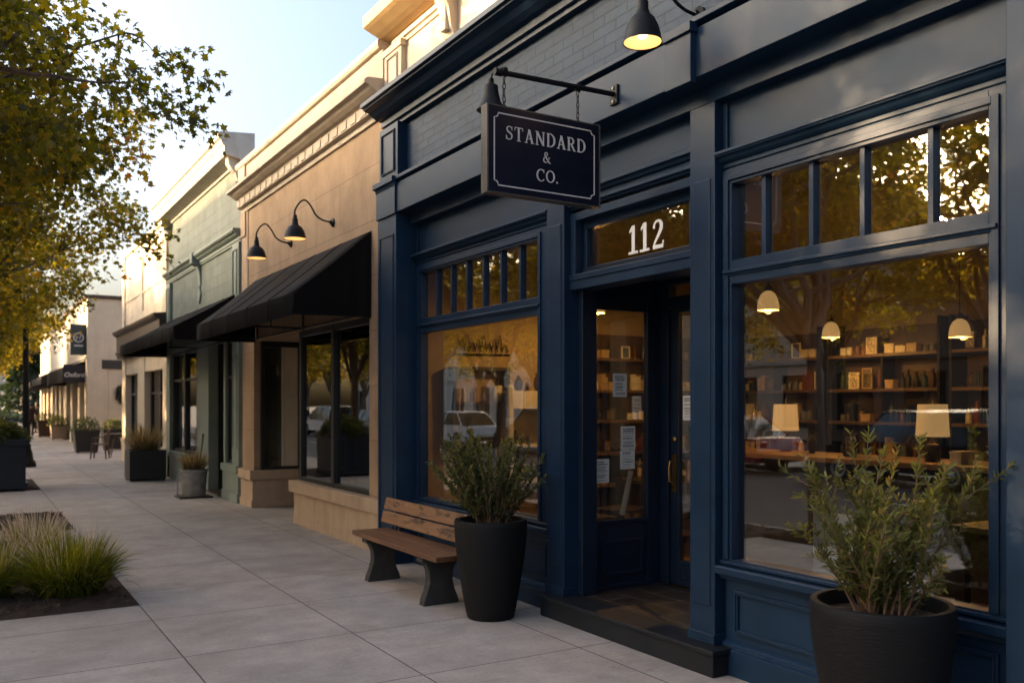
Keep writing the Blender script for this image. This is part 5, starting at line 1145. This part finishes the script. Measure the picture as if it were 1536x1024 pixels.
shrub('potted_shrub', 'upright narrow leaved shrub in the pot before the right display window', (3.57, 2.60, .69), 12, 44, .82, .64, .048, NARROW*np.array([1.05, 1, 1]), M['needle'], 140, .10, 5, hvar=.62)

# ------------------------------------------------------------------ ornamental grass
def tussock(label, c, seed, n=1500, h=.62, rad=.14, plumes=60, lean=0, name='ornamental_grass', mats=('grass', 'plume'), wid=.0045, curl=1.0, group='ornamental grasses in the near bed'):
    rg = np.random.default_rng(seed); t = thing(name, label, 'grass', c, group)
    k = 7; V = []; T = []
    def blades(n, hh, wd, spread, cur):
        a = rg.uniform(0, 2*np.pi, n); r = rad*np.sqrt(rg.random(n)); base = np.stack([r*np.cos(a), r*np.sin(a), np.zeros(n)], 1)
        az = a+rg.normal(0, .5, n); out = np.clip(np.abs(rg.normal(.42, .3, n)), .03, 1.25)*spread
        L = hh*rg.uniform(.55, 1.12, n); pts = []
        ang = out*.55
        p = base.copy(); pts.append(p.copy())
        for i in range(k):
            ang = ang+out*cur*(.10+.26*i/k)
            step = L/k; p = p+np.stack([np.sin(ang)*np.cos(az)*step, np.sin(ang)*np.sin(az)*step, np.cos(ang)*step], 1); pts.append(p.copy())
        pts = np.stack(pts, 1); pts[..., 2] = np.maximum(pts[..., 2], .012)
        side = np.stack([-np.sin(az), np.cos(az), np.zeros(n)], 1)+rg.normal(0, .35, (n, 3))
        side /= np.linalg.norm(side, axis=1, keepdims=True)
        wv = np.array([.8, 1, 1, .9, .8, .6, .4, .08])*wd
        return pts, side, wv
    pts, side, wv = blades(n, h, wid, 1.0, curl)
    Lf = pts+side[:, None]*wv[None, :, None]; Rt = pts-side[:, None]*wv[None, :, None]
    q = np.stack([Lf[:, :-1], Rt[:, :-1], Rt[:, 1:], Lf[:, 1:]], 2).reshape(-1, 4, 3)
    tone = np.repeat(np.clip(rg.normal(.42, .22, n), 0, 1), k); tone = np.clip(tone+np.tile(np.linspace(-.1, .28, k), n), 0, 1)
    poly_mesh('blades', q, 4, M[mats[0]], t, tone=tone)
    if plumes:
        pts, side, wv = blades(plumes, h*1.18, .0012, .75, .55)
        Q = [np.stack([(pts+side[:, None]*.0014)[:, :-1], (pts-side[:, None]*.0014)[:, :-1], (pts-side[:, None]*.0014)[:, 1:], (pts+side[:, None]*.0014)[:, 1:]], 2).reshape(-1, 4, 3)]
        # feathery head: many short hairs along the last third
        hairs = []
        for i in range(plumes):
            for f in np.linspace(4.9, 6.95, 20):
                j = int(f); p = pts[i, j]+(pts[i, j+1]-pts[i, j])*(f-j); d = pts[i, j+1]-pts[i, j]; d /= np.linalg.norm(d)
                for _ in range(3):
                    o = rg.normal(0, 1, 3); o = o-d*o.dot(d); o /= np.linalg.norm(o); e = p+(d*.8+o*.45)*rg.uniform(.010, .028); s2 = np.cross(d, o)*.0009
                    hairs.append([p-s2, p+s2, e+s2*.3, e-s2*.3])
        Q.append(np.array(hairs)); Q = np.concatenate(Q)
        poly_mesh('seed_plumes', Q, 4, M[mats[1]], t, tone=rg.random(len(Q)))
    return t
tussock('largest clump of green ornamental grass, at the sidewalk corner of the bed', (.74, 8.42, .03), 3, 3300, .50, .24, 110)
tussock('grass clump at the left picture edge beside the largest clump', (.12, 8.55, .03), 4, 1500, .44, .16, 40)
tussock('pale plumed grass clump behind the largest clump in the bed', (.50, 9.6, .03), 5, 1500, .46, .2, 170)
tussock('grass clump farthest back in the near bed', (.62, 10.5, .03), 6, 1200, .44, .18, 110)
tussock('grass clump with plumes behind the left one', (-.1, 9.6, .03), 7, 1000, .44, .18, 90)

# ------------------------------------------------------------------ planters farther along
def box_planter(c, w_, d_, h_, label, m, seed=1, taper=0, feet=True):
    t = thing('planter', label, 'planter', c); x, y, z = c
    mb = MB(); f = .04 if feet else 0; b0 = 1-taper
    vs = [(x+sx*w_/2*b0, y+sy*d_/2*b0, z+f) for sx, sy in ((-1, -1), (1, -1), (1, 1), (-1, 1))]+[(x+sx*w_/2, y+sy*d_/2, z+h_) for sx, sy in ((-1, -1), (1, -1), (1, 1), (-1, 1))]
    vs += [(x+sx*(w_/2-.04), y+sy*(d_/2-.04), z+h_) for sx, sy in ((-1, -1), (1, -1), (1, 1), (-1, 1))]+[(x+sx*(w_/2-.04), y+sy*(d_/2-.04), z+h_-.06) for sx, sy in ((-1, -1), (1, -1), (1, 1), (-1, 1))]
    fs = [(3, 2, 1, 0)]
    for a, b in ((0, 4), (4, 8), (8, 12)):
        for i in range(4): fs.append((a+i, a+(i+1) % 4, b+(i+1) % 4, b+i))
    mb.add(vs, fs); mb.build('box', m, t, bevel=.008)
    MB().box(x-w_/2+.045, x+w_/2-.045, y-d_/2+.045, y+d_/2-.045, z+h_-.09, z+h_-.055).build('soil', M['soil'], t)
    if feet:
        for sx in (-1, 1):
            for sy in (-1, 1): MB().box(x+sx*(w_/2*b0-.05)-.03, x+sx*(w_/2*b0-.05)+.03, y+sy*(d_/2*b0-.05)-.03, y+sy*(d_/2*b0-.05)+.03, z, z+f).build('foot', m, t)
    return t
NP = box_planter((.45, 19.78, 0), .98, .98, .98, 'large navy square planter at the left picture edge', M['navyplanter'])
x, y = .45, 19.78
mm = MB(); mm.box(x-.53, x+.53, y-.53, y+.53, .86, .985); mm.box(x-.525, x+.525, y-.525, y+.525, .04, .16); mm.build('band', M['navyplanter'], NP, bevel=.01)
def blob_shrub(name, label, c, r, n, m, seed, size=.06, shape=OVAL, cat='shrub', flat=1.0):
    rg = np.random.default_rng(seed); t = thing(name, label, cat, c)
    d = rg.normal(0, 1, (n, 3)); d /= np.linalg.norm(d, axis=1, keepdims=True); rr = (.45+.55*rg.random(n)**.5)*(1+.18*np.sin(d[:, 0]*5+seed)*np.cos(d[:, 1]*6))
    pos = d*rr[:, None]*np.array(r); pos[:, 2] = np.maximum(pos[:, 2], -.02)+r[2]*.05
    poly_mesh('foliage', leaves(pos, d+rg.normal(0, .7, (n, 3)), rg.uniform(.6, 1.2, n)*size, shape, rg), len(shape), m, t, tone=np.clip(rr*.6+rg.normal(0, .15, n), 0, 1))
    mb = MB()
    for i in range(7):
        a = i*2*math.pi/7; mb.tube([(c[0], c[1], c[2]-.05), (c[0]+math.cos(a)*r[0]*.5, c[1]+math.sin(a)*r[1]*.5, c[2]+r[2]*.5)], .012, 5)
    mb.build('stem', M['stem'], t); return t
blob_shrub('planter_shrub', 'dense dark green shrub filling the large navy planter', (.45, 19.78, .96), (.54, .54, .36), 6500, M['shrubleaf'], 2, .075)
box_planter((3.30, 20.75, 0), .74, .74, .66, 'black square planter standing against the sage shopfront', M['blackframe'])
tussock('dry spiky grass in the black square planter by the sage shopfront', (3.30, 20.75, .60), 21, 420, .62, .26, 0, 0, 'planter_grass', ('drygrass', 'plume'), .007, .5, None)
GB = thing('bucket_planter', 'grey galvanised bucket planter on a wooden stand before the sage door', 'planter', (3.42, 16.45, 0))
MB().box(3.14, 3.70, 16.2, 16.7, 0, .03).build('stand', M['darkwood'], GB)
MB().lathe([(0, .03), (.19, .03), (.195, .05), (.235, .46), (.25, .47), (.25, .50), (.23, .50), (.225, .47), (.0, .44)], (3.42, 16.45, 0), 28).build('bucket', M['galv'], GB, smooth=True, angle=40)
MB().tube([(3.19, 16.4, .44), (3.13, 16.38, .40), (3.13, 16.38, .03)], .012).build('handle', M['galv'], GB, smooth=True)
tussock('dry reddish grass in the galvanised bucket', (3.42, 16.45, .44), 22, 420, .40, .16, 0, 0, 'planter_grass', ('drygrass', 'plume'), .007, .7, None)
br = MB(); br.tube([(3.5, 16.5, .44), (3.56, 16.5, .8), (3.60, 16.52, 1.12)], [.012, .012, .02], 6); tag(br.build('dry_stalk', M['stem'], origin=(3.5, 16.5, .44)), 'single tall dry stalk rising from the galvanised bucket', 'stalk')
for (c, w_, h_, lb, sb, sd_) in (((3.45, 33.6, 0), .8, .78, 'dark tapered planter beyond the cafe chair', 'leafy shrub with yellow flowers in the tapered planter by the cafe table', 31), ((4.5, 35.0, 0), .8, .75, 'dark planter behind the cafe table', 'round clipped shrub in the planter behind the cafe table', 32), ((3.35, 50.5, 0), .8, .85, 'brownish planter far along the row of shops', 'green shrub in the far brownish planter', 33), ((3.6, 46.4, 0), .7, .7, 'pale planter against the beige building pillar', 'shrub in the pale planter by the beige building', 34)):
    box_planter(c, w_, w_, h_, lb, M['wicker'] if 'brown' in lb else (M['tanstone'] if 'pale' in lb else M['blackframe']), 1, .18)
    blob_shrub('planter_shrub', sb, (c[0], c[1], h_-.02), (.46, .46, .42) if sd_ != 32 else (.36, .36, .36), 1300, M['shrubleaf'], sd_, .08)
# cafe set
t = thing('cafe_table', 'round brown cafe table in front of the gap between the buildings', 'table', (4.0, 30.3, 0))
MB().lathe([(0, .70), (.40, .70), (.41, .715), (.40, .735), (0, .735)], (4.0, 30.3, 0), 28).build('tabletop', M['wicker'], t)
for a in (45, 135, 225, 315): MB().tube([(4.0+.12*math.cos(R(a)), 30.3+.12*math.sin(R(a)), .70), (4.0+.3*math.cos(R(a)), 30.3+.3*math.sin(R(a)), 0)], .016, 8).build('leg', M['wicker'], t, smooth=True)
chair(3.42, 29.6, -1.9, 'brown metal cafe chair at the round table, nearer the kerb', M['wicker'], 0, 'cafe chair', 'cafe chairs')
chair(4.55, 30.9, .9, 'brown metal cafe chair on the far side of the round table', M['wicker'], 0, 'cafe chair', 'cafe chairs')
# lamp post
LP = thing('street_lamp', 'black street lamp post rising into the tree crown beyond the navy planter', 'street lamp', (1.30, 26.7, 0))
MB().lathe([(0, 0), (.24, 0), (.25, .06), (.23, .14), (.18, .2), (.16, .36), (.12, .5), (.13, .56), (.095, .62), (.085, .95), (.075, 2.5), (.06, 4.3), (.09, 4.34), (.06, 4.4), (0, 4.4)], (1.30, 26.7, 0), 24).build('pole', M['blacksteel'], LP, smooth=True, angle=40)
MB().lathe([(0, 4.4), (.08, 4.42), (.15, 4.75), (.16, 4.8), (0, 4.8)], (1.30, 26.7, 0), 8).build('lantern', M['enamel'], LP); MB().lathe([(.19, 4.8), (.17, 4.86), (.06, 5.0), (.02, 5.12), (0, 5.14)], (1.30, 26.7, 0), 8).lathe([(.19, 4.8), (0, 4.8)], (1.30, 26.7, 0), 8).build('cap', M['blacksteel'], LP)

# ------------------------------------------------------------------ trees
def make_tree(name, label, loc, seed, th, cc, cr, nlimb, nclust, per, lsize, m, trunk_r=.095, group='street trees along the kerb', sig=(.36, .17), cat='tree', inner=.5, zmin=None):
    rg = np.random.default_rng(seed); t = thing(name, label, cat, (0, 0, 0), group)
    cc = np.array(cc, float); cr = np.array(cr, float); mb = MB()
    p = [(0, 0, -.02), (.01, 0, .15), (.02, -.01, th*.5), (.05, .02, th)]
    mb.tube(p, [trunk_r*1.5, trunk_r*1.12, trunk_r, trunk_r*.85], 12)
    mb.build('trunk', M['bark'], t, smooth=True)
    lm = MB(); nodes = []
    for i in range(nlimb):
        a = 2*math.pi*(i+rg.uniform(-.25, .25))/nlimb; el = rg.uniform(-.25, .9)
        e = cc+cr*np.array([math.cos(a)*math.cos(el), math.sin(a)*math.cos(el), math.sin(el)])*rg.uniform(.72, .9)
        s = np.array([.04, .02, th*rg.uniform(.8, 1.0)]); mid = s+(e-s)*.45+np.array([0, 0, .45+.3*rg.random()]); P = []
        for u in np.linspace(0, 1, 9):
            P.append((1-u)**2*s+2*u*(1-u)*mid+u*u*e+rg.normal(0, .05, 3)*(0 < u < 1))
        lm.tube([tuple(q) for q in P], list(np.linspace(trunk_r*.62, .012, 9)), 7, False); nodes += P[2:]
        for j in range(4):
            k = rg.integers(2, 7); d = rg.normal(0, 1, 3); d[2] = abs(d[2])*.4; d /= np.linalg.norm(d); L_ = cr[0]*rg.uniform(.3, .55)
            Q = [P[k]+d*L_*u+np.array([0, 0, .12*u*u])+rg.normal(0, .03, 3)*(u > 0) for u in np.linspace(0, 1, 6)]
            lm.tube([tuple(q) for q in Q], list(np.linspace(trunk_r*.3, .008, 6)), 5, False); nodes += Q[1:]
    nodes = np.array(nodes)
    d = rg.normal(0, 1, (nclust, 3)); d /= np.linalg.norm(d, axis=1, keepdims=True); rr = inner+(1-inner)*rg.random(nclust)**.6
    C = cc+d*rr[:, None]*cr*(1+.12*np.sin(d[:, 0:1]*7+seed)*np.cos(d[:, 1:2]*5+d[:, 2:3]*4))
    if zmin is not None: C[:, 2] = np.where(C[:, 2] < zmin, zmin+rg.random(nclust)*.5, C[:, 2])
    PP = []; DD = []; TT = []
    for c in C:
        n0 = nodes[np.argmin(np.sum((nodes-c)**2, 1))]
        mid = (n0+c)/2+np.array([0, 0, .06]); B_ = [(1-u)**2*n0+2*u*(1-u)*(mid+np.array([0, 0, .10]))+u*u*c for u in np.linspace(0, 1, 6)]
        lm.tube([tuple(q) for q in B_], [.012, .010, .008, .006, .004, .003], 4, False)
        tw = rg.random(per//6); PP.append((1-tw)[:, None]**2*n0+(2*tw*(1-tw))[:, None]*(mid+np.array([0, 0, .10]))+(tw*tw)[:, None]*c+rg.normal(0, .05, (len(tw), 3))); DD.append(rg.normal(0, 1, (len(tw), 3))+np.array([0, 0, -.3])); TT.append(np.clip(.40+rg.normal(0, .17, len(tw)), 0, 1))
        # sprays: several twigs fanning out and slightly down, leaves along them
        k = per; nt_ = 7; tone = rg.normal(0, .13)
        td = rg.normal(0, 1, (nt_, 3))+ (c-cc)/cr*.9; td[:, 2] = td[:, 2]*.45-.18; td /= np.linalg.norm(td, axis=1, keepdims=True)
        ti = rg.integers(0, nt_, k); u = rg.random(k)**.75
        q = c+td[ti]*(u*sig[0]*2.0)[:, None]*rg.uniform(.8, 1.1, (k, 1))+rg.normal(0, 1, (k, 3))*np.array([sig[1]*.5, sig[1]*.5, sig[1]*.42])
        q[:, 2] -= .10*u*u
        PP.append(q); dd = td[ti]+rg.normal(0, .75, (k, 3)); dd[:, 2] -= .35; DD.append(dd); TT.append(np.clip(.40+tone+rg.normal(0, .17, k), 0, 1))
    lm.build('limbs', M['bark'], t, recalc=False, smooth=True)
    PP = np.concatenate(PP); DD = np.concatenate(DD); TT = np.concatenate(TT)
    poly_mesh('crown', leaves(PP, DD, lsize*rg.uniform(.6, 1.15, len(PP)), LOBED, rg, .9), len(LOBED), m, t, tone=TT)
    t.location = loc; return t
TA = make_tree('street_tree', 'nearest street tree whose branches hang in at the top left', (-.95, 7.5, 0), 5, 2.55, (-.15, 2.3, 4.78), (2.65, 3.05, 1.25), 10, 270, 140, .080, M['leaf'], .10, sig=(.30, .12), inner=.3, zmin=3.75)
TB = make_tree('street_tree', 'second street tree from the photographer, its lower boughs below the nearest crown', (-.6, 14.6, 0), 8, 2.4, (.1, .3, 4.5), (2.7, 3.0, 1.6), 8, 190, 120, .088, M['leaf'], .09, sig=(.32, .14), inner=.3, zmin=3.3)
def cp(o, loc, rz, s, label):
    c = copy_tree(o); c.location = loc; c.rotation_euler.z = rz; c.scale = (s, s, s); c['label'] = label; return c
for i, (y, rz, s, lb) in enumerate(((21.6, 1.1, 1.0, 'third street tree, beside the large navy planter'), (29.0, 2.4, 1.02, 'fourth street tree, just beyond the black lamp post'), (37.0, 4.0, 1.05, 'fifth street tree, level with the beige building'), (46.0, .4, 1.1, 'sixth street tree, level with the far awnings'), (56.0, 5.2, 1.15, 'farthest street tree on the near kerb'))):
    cp(TB, (-.55, y, 0), rz, s, lb)
ORD = ['first', 'second', 'third', 'fourth', 'fifth', 'sixth', 'seventh', 'eighth', 'ninth', 'tenth', 'eleventh', 'twelfth', 'thirteenth', 'fourteenth']
TC = make_tree('street_tree', 'first tree of the row across the street, counted from the photographer', (-11.7, 7.0, 0), 15, 2.4, (.1, .1, 5.6), (3.0, 3.2, 2.5), 9, 150, 85, .125, M['leaf'], .11, group='trees across the street', inner=.15, zmin=2.5)
for i in range(1, 13):
    y = 7.0+4.7*i+random.uniform(-.4, .4)
    o = cp(TC, (-11.7+random.uniform(-.3, .3), y, 0), i*1.9, (1.12 if 23 < y < 33 else 1.3 if i == 1 else 1.08 if i == 2 else 1.0)+random.uniform(-.05, .02), '%s tree of the row across the street, counted from the photographer' % ORD[i])
# conifer and trees closing the street
def conifer(label, loc, h, r, seed):
    rg = np.random.default_rng(seed); t = thing('conifer_tree', label, 'tree', loc)
    MB().tube([loc, (loc[0], loc[1], h*.95)], [.16, .02], 8).build('trunk', M['bark'], t)
    n = 5200; z = rg.random(n)**.8; a = rg.uniform(0, 2*np.pi, n); rad = r*(1-z)**.75*(.55+.45*rg.random(n)**.5)*(1+.2*np.sin(z*40))
    pos = np.stack([rad*np.cos(a), rad*np.sin(a), .9+z*(h-.9)], 1); d = np.stack([np.cos(a), np.sin(a), -.3+rg.normal(0, .3, n)], 1)+rg.normal(0, .4, (n, 3))
    poly_mesh('crown', leaves(pos, d, rg.uniform(.25, .5, n), NARROW*np.array([2.2, 1, 1]), rg), 6, M['conifer'], t, tone=rg.random(n)); return t
conifer('dark conifer at the far end of the street', (3.75, 74, -.1), 6.6, 1.9, 4)
cp(TB, (7.5, 80, -.13), .9, 1.5, 'tall broadleaf tree behind the far end of the row'); cp(TB, (1.0, 92, -.13), 2.2, 1.5, 'broadleaf tree closing the view down the street'); cp(TB, (5.0, 100, -.13), 3.2, 1.6, 'broadleaf tree behind the parked cars at the street end'); cp(TB, (-6, 104, -.13), 4.2, 1.7, 'big broadleaf tree beyond the far end of the road')
hb = simple_shop(112, 124, 6.5, M['cream'], 'pale building across the far end of the street', 3, -14)
hb.rotation_euler.z = R(90); hb.location = (4, 118, 0)

# ------------------------------------------------------------------ cars
def make_car(paint, label, kind='saloon', group='cars parked across the street'):
    t = thing('parked_car', label, 'car', (0, 0, 0), group); H = .62 if kind == 'saloon' else .74
    # lower body: side outline with wheel arches, then rounded
    def arch(cx, r=.36, z=.32): return [(cx-r*math.cos(R(a)), z+r*math.sin(R(a))) for a in range(0, 181, 20)]
    prof = [(-2.22, .30)]+arch(-1.36)+arch(1.32)+[(2.20, .28), (2.26, .42), (2.22, .66), (1.95, .80), (1.05, .92), (-1.55, .94), (-2.10, .90), (-2.26, .72), (-2.27, .45)]
    mb = MB(); n = len(prof); secs = [(-.80, .93), (-.86, 1), (-.80, 1), (.80, 1), (.86, 1), (.80, .93)]
    def sec(x, k): return [(p[0]*(k if k < 1 else 1), x, .3+(p[1]-.3)*(1 if k == 1 else .96)) for p in prof]
    xs = [(-.84, .985), (-.875, 1), (.875, 1), (.84, .985)]
    vs = []
    for x, k in xs: vs += sec(x, k)
    fs = [tuple(range(n-1, -1, -1)), tuple(range(3*n, 4*n))]+[(s*n+i, s*n+(i+1) % n, (s+1)*n+(i+1) % n, (s+1)*n+i) for s in range(3) for i in range(n)]
    mb.add(vs, fs); mb.build('body', paint, t, bevel=.03, smooth=True, local=True, angle=40)
    # greenhouse
    if kind == 'saloon': gb, gt = [(-1.75, .91), (1.12, .91)], [(-1.05, 1.44), (.25, 1.44)]
    else: gb, gt = [(-2.12, .92), (1.12, .91)], [(-1.95, 1.62), (.30, 1.62)]
    def ring(b, z, hw): return [(b[0][0], -hw, z), (b[1][0], -hw, z), (b[1][0], hw, z), (b[0][0], hw, z)]
    g = MB().add(ring(gb, gb[0][1], .80)+ring(gt, gt[0][1], .62), [(3, 2, 1, 0), (4, 5, 6, 7)]+[(i, (i+1) % 4, 4+(i+1) % 4, 4+i) for i in range(4)])
    g.build('window_glass', M['carglass'], t, bevel=.04, local=True)
    zt = gt[0][1]; rf = MB().add([(x, y, zt-.005) for x, y in ((gt[0][0]-.03, -.64), (gt[1][0]+.03, -.64), (gt[1][0]+.03, .64), (gt[0][0]-.03, .64))]+[(x, y, zt+.05) for x, y in ((gt[0][0]+.1, -.54), (gt[1][0]-.1, -.54), (gt[1][0]-.1, .54), (gt[0][0]+.1, .54))], [(3, 2, 1, 0), (4, 5, 6, 7)]+[(i, (i+1) % 4, 4+(i+1) % 4, 4+i) for i in range(4)])
    for sy in (-1, 1):
        for b, q in ((gb[0], gt[0]), (gb[1], gt[1]), (((gb[0][0]*.45+gb[1][0]*.55), .92), ((gt[0][0]*.45+gt[1][0]*.55), zt))):
            rf.tube([(b[0], sy*.805, b[1]), (q[0], sy*.635, zt+.005)], .03, 6)
        if kind != 'saloon': rf.tube([(-1.15, sy*.805, .92), (-1.15, sy*.635, zt)], .03, 6)
    rf.build('roof', paint, t, local=True, smooth=True, bevel=.02, angle=40)
    for cx in (-1.36, 1.32):
        for sy in (-1, 1):
            wv = MB().lathe([(.0, -.1), (.30, -.1), (.325, -.08), (.325, .08), (.30, .1), (.21, .1), (.2, .08), (0, .08)], (cx, sy*.79, .325), 24, Matrix.Rotation(R(-90*sy), 3, 'X')).build('wheel', M['tyre'], t, smooth=True, local=True, angle=40)
            MB().lathe([(.205, .085), (.19, .095), (.10, .07), (.05, .1), (0, .1)], (cx, sy*.79, .325), 20, Matrix.Rotation(R(-90*sy), 3, 'X')).build('rim', M['rim'], wv, local=True)
    for sy in (-1, 1):
        MB().box(2.16, 2.255, sy*.5, sy*.78, .62, .74).build('headlight', M['headlight'], t, bevel=.02, local=True); MB().box(-2.275, -2.2, sy*.52, sy*.80, .68, .82).build('taillight', M['taillight'], t, bevel=.02, local=True)
        MB().box(.78, .92, sy*.86, sy*1.0, .93, 1.05).build('wing_mirror', paint, t, bevel=.03, local=True)
    builds([(2.24, 2.285, -.7, .7, .32, .45), (-2.295, -2.25, -.7, .7, .34, .48)], 'bumper', M['tyre'], t, bevel=.015, local=True)
    return t
CP = {c: mat('car_paint_'+c, v, .22, var=.03, bump=0, spec=.6, metal=.0) for c, v in (('white', (.62, .61, .58)), ('silver', (.36, .37, .38)), ('black', (.012, .012, .014)), ('red', (.22, .02, .018)), ('blue', (.03, .05, .11)))}
cars = [(-9.55, 12.0, 'black', 'suv', 'black estate car parked across the street reflected in the right display window'), (-9.55, 18.0, 'red', 'saloon', 'dark red saloon parked across the street'), (-9.55, 33.2, 'white', 'saloon', 'white saloon parked across the street reflected in the left display window'), (-9.55, 26.6, 'black', 'suv', 'second black estate car parked across the street, before the white saloon'), (-9.55, 42, 'silver', 'saloon', 'silver saloon parked across the street'), (-9.55, 48.5, 'white', 'suv', 'white estate car parked across the street'), (-9.55, 55, 'blue', 'saloon', 'dark blue saloon parked across the street'), (-9.55, 61.5, 'silver', 'suv', 'silver estate car parked far across the street')]
for x, y, c, kd, lb in cars:
    k = make_car(CP[c], lb, kd); k.location = (x, y, -.128); k.rotation_euler.z = R(90)
for x, y, c, kd, lb, rz in ((3.0, 98, 'silver', 'saloon', 'silver car parked across the far end of the street', 0), (6.6, 90, 'white', 'suv', 'white estate car at the far end of the street', 1.0), (1.5, 84, 'black', 'saloon', 'dark car turning at the far end of the street', .5)):
    k = make_car(CP[c], lb, kd, None); k.location = (x, y, -.128); k.rotation_euler.z = rz

# ------------------------------------------------------------------ people far along the pavement
def person(label, loc, rz, H=1.7, top='darkcloth', bottom='darkcloth', stride=.24, mir=1):
    t = thing('person', label, 'person', (0, 0, 0)); k = H/1.75
    J = {'pelvis': (0, 0, .95, .14, .105), 'waist': (0, -.01, 1.10, .125, .095), 'chest': (0, -.02, 1.32, .16, .11), 'neck': (0, -.01, 1.48, .055, .055), 'chin': (0, .015, 1.55, .06, .065), 'head': (0, .01, 1.65, .08, .095), 'crown': (0, 0, 1.73, .06, .07)}
    E_ = [('pelvis', 'waist'), ('waist', 'chest'), ('chest', 'neck'), ('neck', 'chin'), ('chin', 'head'), ('head', 'crown')]
    for s, nm in ((-1, 'l'), (1, 'r')):
        f = s*stride*mir
        J.update({nm+'sh': (s*.17, -.02, 1.41, .058, .055), nm+'el': (s*.235, -.03-f*.4, 1.14, .042, .042), nm+'wr': (s*.235, .05-f*.8, .90, .028, .028), nm+'ha': (s*.23, .075-f*.9, .82, .035, .02), nm+'hi': (s*.09, 0, .90, .095, .095), nm+'kn': (s*.10, .06+f*.55, .50, .062, .062), nm+'an': (s*.10, f*1.1-.02, .09 if f > 0 else .13, .042, .042), nm+'to': (s*.11, f*1.1+.13, .045 if f > 0 else .05, .04, .032)})
        E_ += [('chest', nm+'sh'), (nm+'sh', nm+'el'), (nm+'el', nm+'wr'), (nm+'wr', nm+'ha'), ('pelvis', nm+'hi'), (nm+'hi', nm+'kn'), (nm+'kn', nm+'an'), (nm+'an', nm+'to')]
    ks = list(J); me = bpy.data.meshes.new('body'); me.from_pydata([tuple(c*k for c in J[q][:3]) for q in ks], [(ks.index(a), ks.index(b)) for a, b in E_], [])
    o = bpy.data.objects.new('body', me); COL.objects.link(o); o.parent = t
    o.modifiers.new('skin', 'SKIN'); 
    for i, q in enumerate(ks):
        v = me.skin_vertices[0].data[i]; v.radius = (J[q][3]*k, J[q][4]*k); v.use_root = q == 'pelvis'
    sb = o.modifiers.new('sub', 'SUBSURF'); sb.levels = 2; sb.render_levels = 2
    me.materials.append(M['skin'])
    # clothes follow the body: the evaluated surface pushed out a little, cut by height
    dg = bpy.context.evaluated_depsgraph_get(); ev = bpy.data.meshes.new_from_object(o.evaluated_get(dg))
    def cloth(name, keep, m, off):
        bm = bmesh.new(); bm.from_mesh(ev); bmesh.ops.recalc_face_normals(bm, faces=bm.faces); bm.normal_update()
        for v in bm.verts: v.co += v.normal*off
        bmesh.ops.delete(bm, geom=[f for f in bm.faces if not keep(f.calc_center_median()/k)], context='FACES')
        q = bpy.data.meshes.new(name); bm.to_mesh(q); bm.free(); q.materials.clear(); q.materials.append(m)
        for p in q.polygons: p.use_smooth = True
        c = bpy.data.objects.new(name, q); COL.objects.link(c); c.parent = t
    cloth('jacket', lambda c: .88 < c.z < 1.50 and not (abs(c.x) > .2 and c.z < .92), M[top], .014)
    cloth('trousers', lambda c: .10 < c.z < .98 and abs(c.x) < .185, M[bottom], .011)
    cloth('shoes', lambda c: c.z <= .11, M['tyre'], .008)
    cloth('hair', lambda c: c.z > 1.60 and (c.y < .05 or c.z > 1.71), M['hair'], .012)
    f = MB()
    f.lathe([(0, .03), (.012, .01), (.014, -.01), (0, -.015)], (0, .112*k, 1.635*k), 8)
    for s in (-1, 1): f.lathe([(0, .01), (.01, 0), (0, -.01)], (s*.032*k, .10*k, 1.665*k), 8); f.lathe([(0, .03), (.016, .01), (.014, -.02), (0, -.03)], (s*.088*k, .01, 1.645*k), 8)
    f.build('face', M['skin'], t, smooth=True, local=True)
    t.location = loc; t.rotation_euler.z = rz; return t
person('person in a dark maroon jacket walking away along the pavement', (2.75, 51.5, 0), .1, 1.70, 'maroon', 'darkcloth')
person('person in dark clothes standing by the far shop pillar', (3.3, 56.5, 0), 1.4, 1.66, 'darkcloth', 'darkcloth', .06, -1)
